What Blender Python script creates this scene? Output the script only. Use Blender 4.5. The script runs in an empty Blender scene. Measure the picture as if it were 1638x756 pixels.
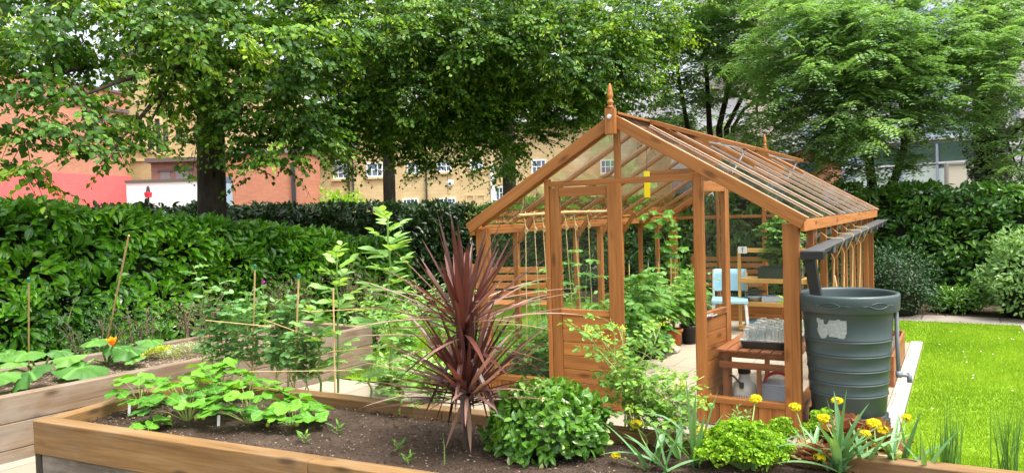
import bpy, math, random
import numpy as np
from mathutils import Vector, Matrix

random.seed(7)
RNG = np.random.default_rng(11)
PI = math.pi
R = math.radians

# ------------------------------------------------------------------ camera, sky, sun, exposure
scn = bpy.context.scene
COL = scn.collection
W_PX, H_PX, F_PX = 1638.0, 756.0, 1187.27
PITCH, ROLL, EYE = -0.03145, -0.02973, 1.597
cf = Vector((0, math.cos(PITCH), math.sin(PITCH)))
cr0 = Vector((1, 0, 0)); cu0 = cr0.cross(cf)
cr = math.cos(ROLL) * cr0 + math.sin(ROLL) * cu0
cu = -math.sin(ROLL) * cr0 + math.cos(ROLL) * cu0
cam_data = bpy.data.cameras.new('camera')
cam = bpy.data.objects.new('camera', cam_data)
COL.objects.link(cam)
cam.matrix_world = Matrix(((cr.x, cu.x, -cf.x, 0), (cr.y, cu.y, -cf.y, 0), (cr.z, cu.z, -cf.z, EYE), (0, 0, 0, 1)))
cam_data.sensor_width = 36.0
cam_data.lens = 36.0 * F_PX / W_PX
cam_data.clip_start = 0.05
cam_data.clip_end = 900
scn.camera = cam
scn.render.resolution_x, scn.render.resolution_y = 1024, 472

SUN_EL, SUN_AZ = R(68), R(125)          # azimuth from +Y clockwise: the bright part of the cloud is high up to the right
world = bpy.data.worlds.new('World')
scn.world = world
world.use_nodes = True
wn, wl = world.node_tree.nodes, world.node_tree.links
wn.clear()
sky = wn.new('ShaderNodeTexSky'); sky.sky_type = 'NISHITA'; sky.sun_disc = False
sky.sun_elevation = SUN_EL; sky.sun_rotation = SUN_AZ
sky.air_density = 1.0; sky.dust_density = 6.0; sky.ozone_density = 1.0
hsv = wn.new('ShaderNodeHueSaturation'); hsv.inputs['Saturation'].default_value = 0.3
bg = wn.new('ShaderNodeBackground'); bg.inputs['Strength'].default_value = 0.15
wo = wn.new('ShaderNodeOutputWorld')
wl.new(sky.outputs[0], hsv.inputs['Color']); wl.new(hsv.outputs[0], bg.inputs[0]); wl.new(bg.outputs[0], wo.inputs[0])
sd = bpy.data.lights.new('sun', 'SUN'); sd.energy = 1.2; sd.angle = R(24); sd.color = (1.0, 0.95, 0.87)
so = bpy.data.objects.new('sun', sd); COL.objects.link(so)
sdir = Vector((math.sin(SUN_AZ) * math.cos(SUN_EL), math.cos(SUN_AZ) * math.cos(SUN_EL), math.sin(SUN_EL)))
so.rotation_euler = (-sdir).to_track_quat('-Z', 'Y').to_euler()
vs = scn.view_settings
vs.view_transform = 'Standard'; vs.look = 'None'; vs.exposure = 1.75; vs.gamma = 1.0; vs.use_curve_mapping = False
scn.render.engine = 'CYCLES'
cy = scn.cycles
cy.use_denoising = True
cy.max_bounces = 9; cy.diffuse_bounces = 4; cy.glossy_bounces = 3; cy.transmission_bounces = 4; cy.transparent_max_bounces = 24
cy.caustics_reflective = False; cy.caustics_refractive = False

# ------------------------------------------------------------------ where a sight line meets the place
EYEV = Vector((0, 0, EYE))
def ray(u, v): return cf * F_PX + cr * (u - W_PX / 2) - cu * (v - H_PX / 2)
def at(u, v, d): return EYEV + ray(u, v) * (d / F_PX)
def gz(u, v, z):
    r = ray(u, v); return EYEV + r * ((z - EYE) / r.z)

# ------------------------------------------------------------------ mesh accumulator
class MB:
    def __init__(s): s.v = []; s.g = []; s.r = []; s.f = []; s.n = 0
    def add(s, verts, faces, g=None, var=None):
        verts = np.asarray(verts, dtype=np.float32).reshape(-1, 3); k = len(verts)
        s.v.append(verts)
        s.g.append(np.asarray(g, dtype=np.float32).reshape(-1, 3) if g is not None else verts)
        if var is None: var = random.random()
        s.r.append(np.full(k, var, np.float32) if np.isscalar(var) else np.asarray(var, np.float32))
        if isinstance(faces, np.ndarray): s.f.append(faces + s.n)
        else:
            by = {}
            for f in faces: by.setdefault(len(f), []).append(f)
            for q in by.values(): s.f.append(np.asarray(q, dtype=np.int32) + s.n)
        s.n += k
    def box(s, c, size, rz=0.0, M=None, g0=None, var=None):
        hx, hy, hz = size[0] / 2, size[1] / 2, size[2] / 2
        L = np.array([[x, y, z] for x in (-hx, hx) for y in (-hy, hy) for z in (-hz, hz)], dtype=np.float32)
        g = L[:, np.argsort([-size[0], -size[1], -size[2]], kind='stable')] if g0 is None else L
        off = (random.uniform(0, 9), random.uniform(0, 9), random.uniform(0, 9)) if g0 is None else g0
        if M is None: M = Matrix.Rotation(rz, 3, 'Z')
        A = np.array(M.to_3x3(), dtype=np.float32)
        s.add(L @ A.T + np.array(c, dtype=np.float32), [(0, 1, 3, 2), (4, 6, 7, 5), (0, 4, 5, 1), (2, 3, 7, 6), (0, 2, 6, 4), (1, 5, 7, 3)], g + np.array(off, np.float32), var)
    def bar(s, p0, p1, w, h, up=(0, 0, 1), var=None, shift=0.0):
        p0 = Vector(p0); p1 = Vector(p1); x = (p1 - p0); L = x.length; x.normalize()
        up = Vector(up)
        if abs(x.dot(up.normalized())) > .98: up = Vector((1, 0, 0)) if abs(x.x) < .5 else Vector((0, 1, 0))
        y = up.cross(x).normalized(); z = x.cross(y)
        M = Matrix((x, y, z)).transposed()
        s.box((p0 + p1) / 2 + z * shift, (L, w, h), M=M, var=var)
    def tube(s, pts, rad, n=6, var=None, cap=True):
        P = [Vector(p) for p in pts]; m = len(P)
        if np.isscalar(rad): rad = [rad] * m
        vs_, gs, d0 = [], [], 0.0; ref = None
        for i in range(m):
            t = (P[min(i + 1, m - 1)] - P[max(i - 1, 0)])
            if t.length < 1e-9: t = Vector((0, 0, 1))
            t.normalize()
            if ref is None: ref = t.orthogonal().normalized()
            ref = (ref - t * ref.dot(t))
            ref = ref.normalized() if ref.length > 1e-6 else t.orthogonal().normalized()
            b = t.cross(ref)
            if i: d0 += (P[i] - P[i - 1]).length
            for k in range(n):
                a = 2 * PI * k / n
                vs_.append(P[i] + (ref * math.cos(a) + b * math.sin(a)) * rad[i])
                gs.append((d0, math.cos(a) * rad[i], math.sin(a) * rad[i]))
        fs = [(i * n + k, i * n + (k + 1) % n, (i + 1) * n + (k + 1) % n, (i + 1) * n + k) for i in range(m - 1) for k in range(n)]
        if cap:
            fs.append(tuple(range(n - 1, -1, -1))); fs.append(tuple((m - 1) * n + k for k in range(n)))
        s.add(np.array(vs_), fs, np.array(gs), var)
    def lathe(s, prof, n=24, c=(0, 0, 0), var=None, a0=0, a1=2 * PI):
        full = abs(a1 - a0 - 2 * PI) < 1e-6; k = n if full else n + 1
        v = [(c[0] + r * math.cos(a0 + (a1 - a0) * i / n), c[1] + r * math.sin(a0 + (a1 - a0) * i / n), c[2] + z) for r, z in prof for i in range(k)]
        f = [(j * k + i, j * k + (i + 1) % k, (j + 1) * k + (i + 1) % k, (j + 1) * k + i) for j in range(len(prof) - 1) for i in range(n)]
        s.add(v, f, None, var)
    def prism(s, poly, M, th, var=None):           # polygon in local xy, thickness along local z, placed by 4x4 M
        k = len(poly)
        v = [M @ Vector((x, y, z)) for z in (-th / 2, th / 2) for x, y in poly]
        g = [(x, y, z) for z in (-th / 2, th / 2) for x, y in poly]
        f = [tuple(range(k - 1, -1, -1)), tuple(range(k, 2 * k))] + [(i, (i + 1) % k, k + (i + 1) % k, k + i) for i in range(k)]
        s.add([tuple(p) for p in v], f, g, var)
    def leaves(s, tm, P, D, N, L, W, var):
        pts, faces = tm
        pts = np.asarray(pts, np.float32); P = np.asarray(P, np.float32).reshape(-1, 3); n = len(P)
        if n == 0: return
        D = np.asarray(D, np.float32).reshape(-1, 3); N = np.asarray(N, np.float32).reshape(-1, 3)
        D = D / (np.linalg.norm(D, axis=1, keepdims=True) + 1e-9)
        S = np.cross(D, N); S /= (np.linalg.norm(S, axis=1, keepdims=True) + 1e-6)
        N = np.cross(S, D)
        L = np.broadcast_to(np.asarray(L, np.float32), (n,))[:, None, None]; W = np.broadcast_to(np.asarray(W, np.float32), (n,))[:, None, None]
        V = P[:, None] + D[:, None] * (pts[None, :, 0:1] * L) + S[:, None] * (pts[None, :, 1:2] * W / 2) + N[:, None] * (pts[None, :, 2:3] * L)
        k = len(pts)
        F = (np.asarray(faces, np.int32)[None] + (np.arange(n, dtype=np.int32) * k)[:, None, None]).reshape(-1, len(faces[0]))
        var = np.broadcast_to(np.asarray(var, np.float32), (n,))
        g = np.broadcast_to(pts[None], (n, k, 3)).reshape(-1, 3)
        s.add(V.reshape(-1, 3), F, g, np.repeat(var, k))
    def build(s, name, mat, parent=None, bevel=0, smooth=False, loc=None, rz=0, shift=None):
        me = bpy.data.meshes.new(name)
        V = np.concatenate(s.v) if s.v else np.zeros((0, 3), np.float32)
        if shift is not None: V = V - np.asarray(shift, np.float32)
        me.vertices.add(len(V)); me.vertices.foreach_set('co', V.ravel())
        tot = np.concatenate([np.full(len(f), f.shape[1], np.int32) for f in s.f])
        idx = np.concatenate([f.ravel() for f in s.f]).astype(np.int32)
        me.loops.add(len(idx)); me.loops.foreach_set('vertex_index', idx)
        me.polygons.add(len(tot))
        me.polygons.foreach_set('loop_start', np.concatenate([[0], np.cumsum(tot)[:-1]]).astype(np.int32))
        me.polygons.foreach_set('loop_total', tot)
        me.polygons.foreach_set('use_smooth', np.full(len(tot), bool(smooth)))
        me.update(calc_edges=True)
        a = me.attributes.new('gco', 'FLOAT_VECTOR', 'POINT'); a.data.foreach_set('vector', np.concatenate(s.g).ravel())
        a = me.attributes.new('var', 'FLOAT', 'POINT'); a.data.foreach_set('value', np.concatenate(s.r).ravel())
        if mat is not None: me.materials.append(mat)
        o = bpy.data.objects.new(name, me); COL.objects.link(o)
        if parent is not None: o.parent = parent
        if loc is not None: o.location = loc
        o.rotation_euler.z = rz
        if bevel:
            b = o.modifiers.new('bevel', 'BEVEL'); b.width = bevel; b.segments = 2; b.limit_method = 'ANGLE'; b.angle_limit = R(50)
        return o

def tag(o, label=None, cat=None, group=None, kind=None):
    if label: o['label'] = label
    if cat: o['category'] = cat
    if group: o['group'] = group
    if kind: o['kind'] = kind
    return o
def thing(name, label, cat, loc=(0, 0, 0), rz=0, group=None):
    o = bpy.data.objects.new(name, None); COL.objects.link(o)
    o.location = loc; o.rotation_euler.z = rz; o.empty_display_size = .1
    return tag(o, label, cat, group)

# ------------------------------------------------------------------ materials
MATS = {}
def mat(name):
    m = bpy.data.materials.new(name); m.use_nodes = True
    n, l = m.node_tree.nodes, m.node_tree.links
    n.clear(); out = n.new('ShaderNodeOutputMaterial')
    return m, n, l, out
def ramp(n, stops):
    r = n.new('ShaderNodeValToRGB'); e = r.color_ramp.elements
    while len(e) < len(stops): e.new(0.5)
    for i, (p, c) in enumerate(stops): e[i].position = p; e[i].color = (*c, 1)
    return r
def mixc(n, l, a, b, f, mode='MIX'):
    m = n.new('ShaderNodeMix'); m.data_type = 'RGBA'; m.blend_type = mode
    for s, i in ((a, 6), (b, 7)):
        if isinstance(s, tuple): m.inputs[i].default_value = (*s, 1)
        else: l.new(s, m.inputs[i])
    if isinstance(f, (int, float)): m.inputs[0].default_value = f
    else: l.new(f, m.inputs[0])
    return m.outputs[2]
def math_(n, l, op, a, b=None):
    m = n.new('ShaderNodeMath'); m.operation = op
    for i, s in enumerate((a, b)):
        if s is None: continue
        if isinstance(s, (int, float)): m.inputs[i].default_value = s
        else: l.new(s, m.inputs[i])
    return m.outputs[0]
def attr(n, name):
    a = n.new('ShaderNodeAttribute'); a.attribute_name = name; return a
def noise(n, l, vec, scale, detail=4, rough=.55, dist=0.0):
    t = n.new('ShaderNodeTexNoise'); t.inputs['Scale'].default_value = scale; t.inputs['Detail'].default_value = detail
    t.inputs['Roughness'].default_value = rough; t.inputs['Distortion'].default_value = dist
    if vec is not None: l.new(vec, t.inputs['Vector'])
    return t.outputs['Fac']
def mapping(n, l, vec, scale):
    m = n.new('ShaderNodeMapping'); m.inputs['Scale'].default_value = scale; l.new(vec, m.inputs['Vector']); return m.outputs[0]
def bump(n, l, h, strength, dist=.02):
    b = n.new('ShaderNodeBump'); b.inputs['Strength'].default_value = strength; b.inputs['Distance'].default_value = dist
    l.new(h, b.inputs['Height']); return b.outputs[0]
def wood(name, dark, mid, light, rough=.55, weather=0.0, knots=True, spec=.3):
    m, n, l, out = mat(name)
    g = attr(n, 'gco').outputs['Vector']; v = attr(n, 'var').outputs['Fac']
    cmb = n.new('ShaderNodeVectorMath'); cmb.operation = 'ADD'; l.new(g, cmb.inputs[0])
    mu = n.new('ShaderNodeVectorMath'); mu.operation = 'SCALE'; mu.inputs[0].default_value = (13.1, 7.7, 5.3); l.new(v, mu.inputs['Scale']); l.new(mu.outputs[0], cmb.inputs[1])
    p = cmb.outputs[0]
    grain = noise(n, l, mapping(n, l, p, (2.2, 55, 55)), 1.0, 5, .6, .8)
    wide = noise(n, l, mapping(n, l, p, (1.1, 14, 14)), 1.0, 3, .5, .5)
    mixf = math_(n, l, 'ADD', math_(n, l, 'MULTIPLY', grain, .55), math_(n, l, 'MULTIPLY', wide, .45))
    rp = ramp(n, [(.3, dark), (.5, mid), (.68, light)]); l.new(mixf, rp.inputs[0])
    tone = math_(n, l, 'ADD', math_(n, l, 'MULTIPLY', v, .36), .82)
    hs = n.new('ShaderNodeHueSaturation'); l.new(rp.outputs[0], hs.inputs['Color']); l.new(tone, hs.inputs['Value'])
    c = hs.outputs[0]
    if knots:
        vo = n.new('ShaderNodeTexVoronoi'); vo.inputs['Scale'].default_value = 1.0
        l.new(mapping(n, l, p, (2.6, 7.5, 7.5)), vo.inputs['Vector'])
        kr = ramp(n, [(.08, (1, 1, 1)), (.2, (0, 0, 0))]); l.new(vo.outputs['Distance'], kr.inputs[0])
        kd = tuple(x * .42 for x in dark)
        c = mixc(n, l, c, kd, math_(n, l, 'MULTIPLY', kr.outputs[0], .8))
    if weather:
        wv = noise(n, l, mapping(n, l, p, (3, 6, 6)), 1.0, 5, .65)
        wr = ramp(n, [(.42, (0, 0, 0)), (.62, (1, 1, 1))]); l.new(wv, wr.inputs[0])
        c = mixc(n, l, c, (.26, .235, .2), math_(n, l, 'MULTIPLY', wr.outputs[0], weather))
    b = n.new('ShaderNodeBsdfPrincipled'); l.new(c, b.inputs['Base Color'])
    b.inputs['Roughness'].default_value = rough; b.inputs['Specular IOR Level'].default_value = spec
    l.new(bump(n, l, grain, .25, .004), b.inputs['Normal']); l.new(b.outputs[0], out.inputs[0])
    return m
def leaf(name, c0, c1, c2=None, trans=.3, rough=.42, spec=.4, tcol=None, veins=False):
    m, n, l, out = mat(name)
    v = attr(n, 'var').outputs['Fac']
    c2 = c2 or tuple(min(1, x * 1.5) for x in c1)
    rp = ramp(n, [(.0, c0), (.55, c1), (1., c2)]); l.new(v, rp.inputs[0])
    c = rp.outputs[0]
    g = attr(n, 'gco').outputs['Vector']
    nz = noise(n, l, None, 9.0, 3); ob = n.new('ShaderNodeTexCoord')
    l.new(ob.outputs['Object'], nz.node.inputs['Vector'])
    hs = n.new('ShaderNodeHueSaturation'); l.new(c, hs.inputs['Color'])
    l.new(math_(n, l, 'ADD', math_(n, l, 'MULTIPLY', nz, .7), .65), hs.inputs['Value'])
    c = hs.outputs[0]
    if veins:
        sx = n.new('ShaderNodeSeparateXYZ'); l.new(g, sx.inputs[0])
        rib = math_(n, l, 'SUBTRACT', 1.0, math_(n, l, 'MULTIPLY', math_(n, l, 'ABSOLUTE', sx.outputs[1]), 9.0))
        rib = math_(n, l, 'MAXIMUM', rib, 0.0)
        c = mixc(n, l, c, tuple(min(1, x * 2.2 + .04) for x in c1), math_(n, l, 'MULTIPLY', rib, .5))
    b = n.new('ShaderNodeBsdfPrincipled'); l.new(c, b.inputs['Base Color'])
    b.inputs['Roughness'].default_value = rough; b.inputs['Specular IOR Level'].default_value = spec
    t = n.new('ShaderNodeBsdfTranslucent')
    tc = n.new('ShaderNodeMix'); tc.data_type = 'RGBA'; tc.blend_type = 'MULTIPLY'; tc.inputs[0].default_value = 1
    l.new(c, tc.inputs[6]); tc.inputs[7].default_value = (*(tcol or (1.7, 1.5, .55)), 1); l.new(tc.outputs[2], t.inputs[0])
    mx = n.new('ShaderNodeMixShader'); mx.inputs[0].default_value = trans
    l.new(b.outputs[0], mx.inputs[1]); l.new(t.outputs[0], mx.inputs[2]); l.new(mx.outputs[0], out.inputs[0])
    return m
def plain(name, col, rough=.5, spec=.4, nz=.12, scale=6, metal=0, bmp=0, col2=None):
    m, n, l, out = mat(name)
    ob = n.new('ShaderNodeTexCoord').outputs['Object']
    f = noise(n, l, ob, scale, 5, .6)
    c = mixc(n, l, tuple(x * (1 - nz) for x in col), col2 or tuple(min(1, x * (1 + nz)) for x in col), f)
    b = n.new('ShaderNodeBsdfPrincipled'); l.new(c, b.inputs['Base Color'])
    b.inputs['Roughness'].default_value = rough; b.inputs['Specular IOR Level'].default_value = spec; b.inputs['Metallic'].default_value = metal
    if bmp: l.new(bump(n, l, f, bmp, .01), b.inputs['Normal'])
    l.new(b.outputs[0], out.inputs[0])
    return m
def bricks(name, c1, c2, mortar, bw=.225, bh=.075, ms=.01, rough=.85, stain=.25, bmp=.3, axes='xz', coord='gco', ns=1.2):
    m, n, l, out = mat(name)
    g = attr(n, 'gco').outputs['Vector'] if coord == 'gco' else n.new('ShaderNodeTexCoord').outputs['Object']
    sx = n.new('ShaderNodeSeparateXYZ'); l.new(g, sx.inputs[0]); cb = n.new('ShaderNodeCombineXYZ')
    ix = {'x': 0, 'y': 1, 'z': 2}
    l.new(sx.outputs[ix[axes[0]]], cb.inputs[0]); l.new(sx.outputs[ix[axes[1]]], cb.inputs[1])
    t = n.new('ShaderNodeTexBrick'); l.new(cb.outputs[0], t.inputs['Vector'])
    t.inputs['Color1'].default_value = (*c1, 1); t.inputs['Color2'].default_value = (*c2, 1); t.inputs['Mortar'].default_value = (*mortar, 1)
    t.inputs['Scale'].default_value = 1; t.inputs['Mortar Size'].default_value = ms; t.inputs['Brick Width'].default_value = bw; t.inputs['Row Height'].default_value = bh
    t.inputs['Mortar Smooth'].default_value = .2; t.inputs['Bias'].default_value = -.1
    f = noise(n, l, g, ns, 6, .65)
    hs = n.new('ShaderNodeHueSaturation'); l.new(t.outputs['Color'], hs.inputs['Color'])
    l.new(math_(n, l, 'ADD', math_(n, l, 'MULTIPLY', f, stain * 2), 1 - stain), hs.inputs['Value'])
    b = n.new('ShaderNodeBsdfPrincipled'); l.new(hs.outputs[0], b.inputs['Base Color']); b.inputs['Roughness'].default_value = rough
    b.inputs['Specular IOR Level'].default_value = .25
    h = math_(n, l, 'ADD', math_(n, l, 'MULTIPLY', t.outputs['Fac'], -1.0), math_(n, l, 'MULTIPLY', f, .3))
    l.new(bump(n, l, h, bmp, .01), b.inputs['Normal']); l.new(b.outputs[0], out.inputs[0])
    return m
def glass(name, tint=(.93, .96, .94), dirt=.06, rough=.02, refl=1.0):
    m, n, l, out = mat(name)
    tr = n.new('ShaderNodeBsdfTransparent'); tr.inputs[0].default_value = (*tint, 1)
    gl = n.new('ShaderNodeBsdfGlossy'); gl.inputs['Roughness'].default_value = rough; gl.inputs[0].default_value = (.95, .97, 1, 1)
    fr = n.new('ShaderNodeFresnel'); fr.inputs[0].default_value = 1.5
    ge = n.new('ShaderNodeNewGeometry')          # only the face where light enters mirrors it
    mx = n.new('ShaderNodeMixShader'); l.new(math_(n, l, 'MULTIPLY', math_(n, l, 'MULTIPLY', fr.outputs[0], refl), math_(n, l, 'SUBTRACT', 1.0, ge.outputs['Backfacing'])), mx.inputs[0]); l.new(tr.outputs[0], mx.inputs[1]); l.new(gl.outputs[0], mx.inputs[2])
    df = n.new('ShaderNodeBsdfDiffuse'); df.inputs[0].default_value = (.62, .63, .58, 1)
    ob = n.new('ShaderNodeTexCoord').outputs['Object']
    f = noise(n, l, mapping(n, l, ob, (5, 2, 2)), 2.2, 6, .7)
    rp = ramp(n, [(.45, (.1, .1, .1)), (.8, (1, 1, 1))]); l.new(f, rp.inputs[0])
    m2 = n.new('ShaderNodeMixShader'); l.new(math_(n, l, 'MULTIPLY', rp.outputs[0], dirt), m2.inputs[0])
    l.new(mx.outputs[0], m2.inputs[1]); l.new(df.outputs[0], m2.inputs[2]); l.new(m2.outputs[0], out.inputs[0])
    return m

M_house = wood('greenhouse_timber', (.19, .068, .016), (.305, .117, .028), (.395, .170, .047), rough=.55)
M_house_in = M_house
M_cap = wood('pale_glazing_bar', (.38, .24, .15), (.50, .34, .22), (.60, .44, .31), rough=.5, knots=False)
M_new = wood('new_sleeper', (.105, .054, .017), (.18, .098, .033), (.25, .148, .058), rough=.75, weather=.12)
M_newtop = M_new
M_old = wood('old_sleeper', (.10, .065, .04), (.19, .13, .08), (.27, .195, .125), rough=.8, weather=.45)
M_grey = wood('grey_board', (.05, .04, .03), (.11, .09, .07), (.17, .145, .11), rough=.85, weather=.5)
M_darkpost = wood('dark_post', (.02, .017, .014), (.045, .036, .028), (.07, .055, .045), rough=.8)
M_pine = wood('yellow_pine', (.5, .25, .06), (.62, .35, .1), (.7, .43, .15), rough=.5)
M_bench = wood('brown_bench', (.16, .055, .02), (.27, .10, .037), (.36, .15, .06), rough=.5)
M_bamboo = wood('bamboo', (.42, .26, .1), (.56, .38, .17), (.64, .47, .25), rough=.5, knots=False)
M_bark = wood('lime_bark', (.018, .014, .011), (.038, .030, .023), (.06, .05, .038), rough=.95, weather=.1, knots=True, spec=.1)
M_twig = plain('twig', (.035, .022, .016), .9, .1, .3)
M_stalk = plain('green_stalk', (.16, .27, .06), .5, .3, .2)
M_stalk_pale = plain('pale_stalk', (.30, .36, .11), .5, .3, .2)
M_deadstem = plain('dead_stem', (.15, .115, .075), .9, .1, .35, 20)
M_glass = glass('greenhouse_glass', (.99, .993, .99), .015, .02, .55)
M_roofglass = glass('roof_glass', (.99, .993, .99), .05, .06, 1.5)
M_black = plain('black_plastic', (.012, .012, .013), .35, .5, .2)
M_gutter = plain('grey_black_gutter', (.05, .052, .055), .55, .5, .25, 14)
M_butt = plain('green_butt_plastic', (.036, .058, .058), .42, .5, .24, 5.0, bmp=.03)
M_buttbase = plain('dark_stand_plastic', (.022, .034, .042), .45, .5, .12)
M_pipe = plain('grey_pipe', (.17, .19, .22), .35, .5, .08)
M_white = plain('white_plastic', (.72, .74, .74), .4, .4, .04)
M_offwhite = plain('milky_plastic', (.74, .73, .64), .38, .4, .06)
M_greybox = plain('pale_grey_plastic', (.40, .46, .52), .4, .4, .05)
M_red = plain('red_plastic', (.62, .03, .05), .4, .4, .05)
M_blue = plain('pale_blue_plastic', (.33, .58, .72), .4, .4, .05)
M_metal = plain('silver_metal', (.75, .77, .78), .3, .5, .05, metal=.8)
M_alu = plain('white_aluminium', (.36, .38, .40), .35, .5, .05)
M_yellow = plain('yellow_card', (.85, .68, .01), .5, .3, .05)
M_terra = plain('terracotta', (.52, .15, .055), .7, .3, .15)
M_string = plain('jute_twine', (.55, .42, .2), .9, .1, .15, 40)
M_paint = plain('flaked_paint', (.16, .20, .19), .7, .3, .25, 60, col2=(.50, .53, .51))
def soil_mat(name, dark, light):
    m, n, l, out = mat(name)
    ob = n.new('ShaderNodeTexCoord').outputs['Object']
    f1 = noise(n, l, ob, 3.0, 4, .6); f2 = noise(n, l, ob, 45.0, 5, .7)
    vo = n.new('ShaderNodeTexVoronoi'); vo.inputs['Scale'].default_value = 60; l.new(ob, vo.inputs['Vector'])
    s = math_(n, l, 'ADD', math_(n, l, 'MULTIPLY', f1, .5), math_(n, l, 'MULTIPLY', f2, .5))
    rp = ramp(n, [(.3, dark), (.72, light)]); l.new(s, rp.inputs[0])
    b = n.new('ShaderNodeBsdfPrincipled'); l.new(rp.outputs[0], b.inputs['Base Color']); b.inputs['Roughness'].default_value = .95; b.inputs['Specular IOR Level'].default_value = .15
    h = math_(n, l, 'ADD', f2, math_(n, l, 'MULTIPLY', vo.outputs['Distance'], .8))
    l.new(bump(n, l, h, .9, .02), b.inputs['Normal']); l.new(b.outputs[0], out.inputs[0])
    return m
M_soil = soil_mat('dark_soil', (.024, .016, .011), (.12, .085, .062))
M_mulch = soil_mat('dry_mulch', (.07, .047, .034), (.21, .155, .115))
M_litter = soil_mat('leaf_litter', (.035, .026, .016), (.13, .09, .06))
M_crumb = plain('soil_crumb', (.05, .034, .023), .95, .1, .6, 30)
M_chip = plain('pale_chip', (.26, .2, .14), .9, .1, .5, 30)
M_slab = bricks('pale_slab', (.26, .22, .165), (.30, .26, .20), (.11, .095, .07), .6, .45, .006, .8, .16, .2, 'xy', 'obj', 2.5)
M_floor = bricks('floor_slab', (.32, .27, .20), (.37, .32, .24), (.20, .17, .13), .45, .45, .006, .75, .2, .2, 'xy', 'obj', 2.0)
M_kerb = bricks('kerb_stone', (.32, .29, .235), (.37, .33, .27), (.2, .175, .14), .9, .5, .005, .85, .15, .2, 'xy', 'obj', 2.5)
M_path = bricks('grey_path', (.20, .175, .15), (.24, .21, .18), (.10, .09, .07), .9, .6, .012, .9, .25, .3, 'xy', 'obj', 2.0)
M_turf = plain('turf', (.12, .22, .012), .9, .1, .35, 3, col2=(.19, .31, .02))
M_earth = plain('earth', (.09, .085, .05), .95, .1, .4, 1.5)

# leaf materials
L_lime = leaf('lime_leaf', (.020, .068, .011), (.082, .205, .023), (.26, .43, .04), .44, .45, .3)
L_bract = leaf('lime_bract', (.22, .36, .04), (.33, .46, .06), (.42, .52, .10), .4, .5, .3)
L_pin = leaf('feather_leaf', (.10, .205, .06), (.19, .335, .11), (.31, .46, .165), .38, .5, .3, tcol=(1.5, 1.5, .75))
L_laurel = leaf('laurel_leaf', (.035, .135, .010), (.11, .31, .016), (.22, .46, .03), .28, .25, .6, veins=True)
L_laureld = leaf('shaded_laurel_leaf', (.014, .045, .010), (.026, .075, .014), (.045, .11, .02), .18, .3, .5, veins=True)  # laurel leaf with the shade under the limes put into its colour
L_shrub = leaf('shrub_leaf', (.04, .125, .014), (.085, .215, .02), (.17, .34, .04), .25, .3, .5, veins=True)
L_pale = leaf('pale_dying_leaf', (.5, .56, .2), (.62, .66, .32), (.7, .7, .42), .3, .5, .3)
L_straw = leaf('strawberry_leaf', (.045, .155, .016), (.09, .25, .02), (.16, .36, .032), .32, .45, .35, veins=True)
L_pea = leaf('pea_leaf', (.08, .21, .07), (.16, .34, .11), (.25, .45, .15), .35, .5, .3)
L_bean = leaf('bean_leaf', (.11, .26, .07), (.21, .40, .11), (.32, .52, .16), .35, .5, .3, veins=True)
L_tom = leaf('tomato_leaf', (.07, .19, .045), (.13, .30, .065), (.21, .40, .10), .35, .5, .3)
L_squash = leaf('squash_leaf', (.055, .16, .028), (.095, .24, .038), (.16, .33, .06), .3, .5, .35, veins=True)
L_parsley = leaf('parsley_leaf', (.10, .24, .010), (.17, .34, .012), (.26, .45, .025), .35, .5, .3)
L_celery = leaf('celery_leaf', (.10, .23, .045), (.17, .33, .065), (.28, .43, .075), .38, .5, .3)
L_strap = leaf('strap_leaf', (.07, .18, .07), (.13, .28, .11), (.21, .39, .16), .25, .4, .4)
L_chive = leaf('rush_leaf', (.06, .17, .03), (.10, .24, .045), (.15, .32, .06), .25, .4, .4)
L_cord = leaf('burgundy_leaf', (.042, .015, .012), (.135, .050, .038), (.43, .29, .23), .22, .33, .5, tcol=(1.4, .85, .65))
L_dead = leaf('dead_leaf', (.22, .12, .08), (.34, .2, .14), (.45, .3, .22), .25, .6, .2, tcol=(1.3, 1, .7))
L_lett = leaf('lettuce_leaf', (.20, .06, .04), (.28, .15, .07), (.34, .32, .12), .35, .4, .4, tcol=(1.4, .9, .5))
L_petal = leaf('yellow_petal', (.62, .48, .005), (.72, .58, .008), (.8, .68, .02), .3, .5, .2, tcol=(1.1, 1, .4))
L_orange = leaf('orange_petal', (.85, .26, .005), (.95, .36, .01), (1, .45, .02), .3, .5, .2, tcol=(1.1, 1, .4))
L_purple = leaf('purple_petal', (.35, .03, .28), (.45, .05, .36), (.55, .1, .45), .3, .5, .2, tcol=(1.1, .7, 1))
L_silver = leaf('silver_leaf', (.30, .34, .18), (.40, .45, .27), (.5, .54, .36), .2, .6, .2)
L_gold = leaf('golden_leaf', (.28, .40, .03), (.42, .52, .04), (.52, .6, .07), .3, .5, .2)
L_heath = leaf('dry_heath', (.16, .10, .085), (.25, .165, .14), (.33, .24, .2), .15, .8, .1)
L_grass = leaf('lawn_blade', (.14, .27, .012), (.205, .36, .018), (.29, .43, .035), .35, .5, .25)
L_box = leaf('small_leaf', (.02, .06, .016), (.035, .095, .024), (.06, .14, .035), .2, .4, .4)
# ================================================================== THE SETTING
PHI = -0.545056
GE1 = Vector((math.cos(PHI), math.sin(PHI), 0)); GE2 = Vector((-math.sin(PHI), math.cos(PHI), 0))
GO = Vector((-0.315, 6.480, 0))                       # front left foot of the greenhouse
def gw(a, b, z=0.0): return GO + GE1 * a + GE2 * b + Vector((0, 0, z))
GW, GL = 2.67, 5.06

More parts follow.
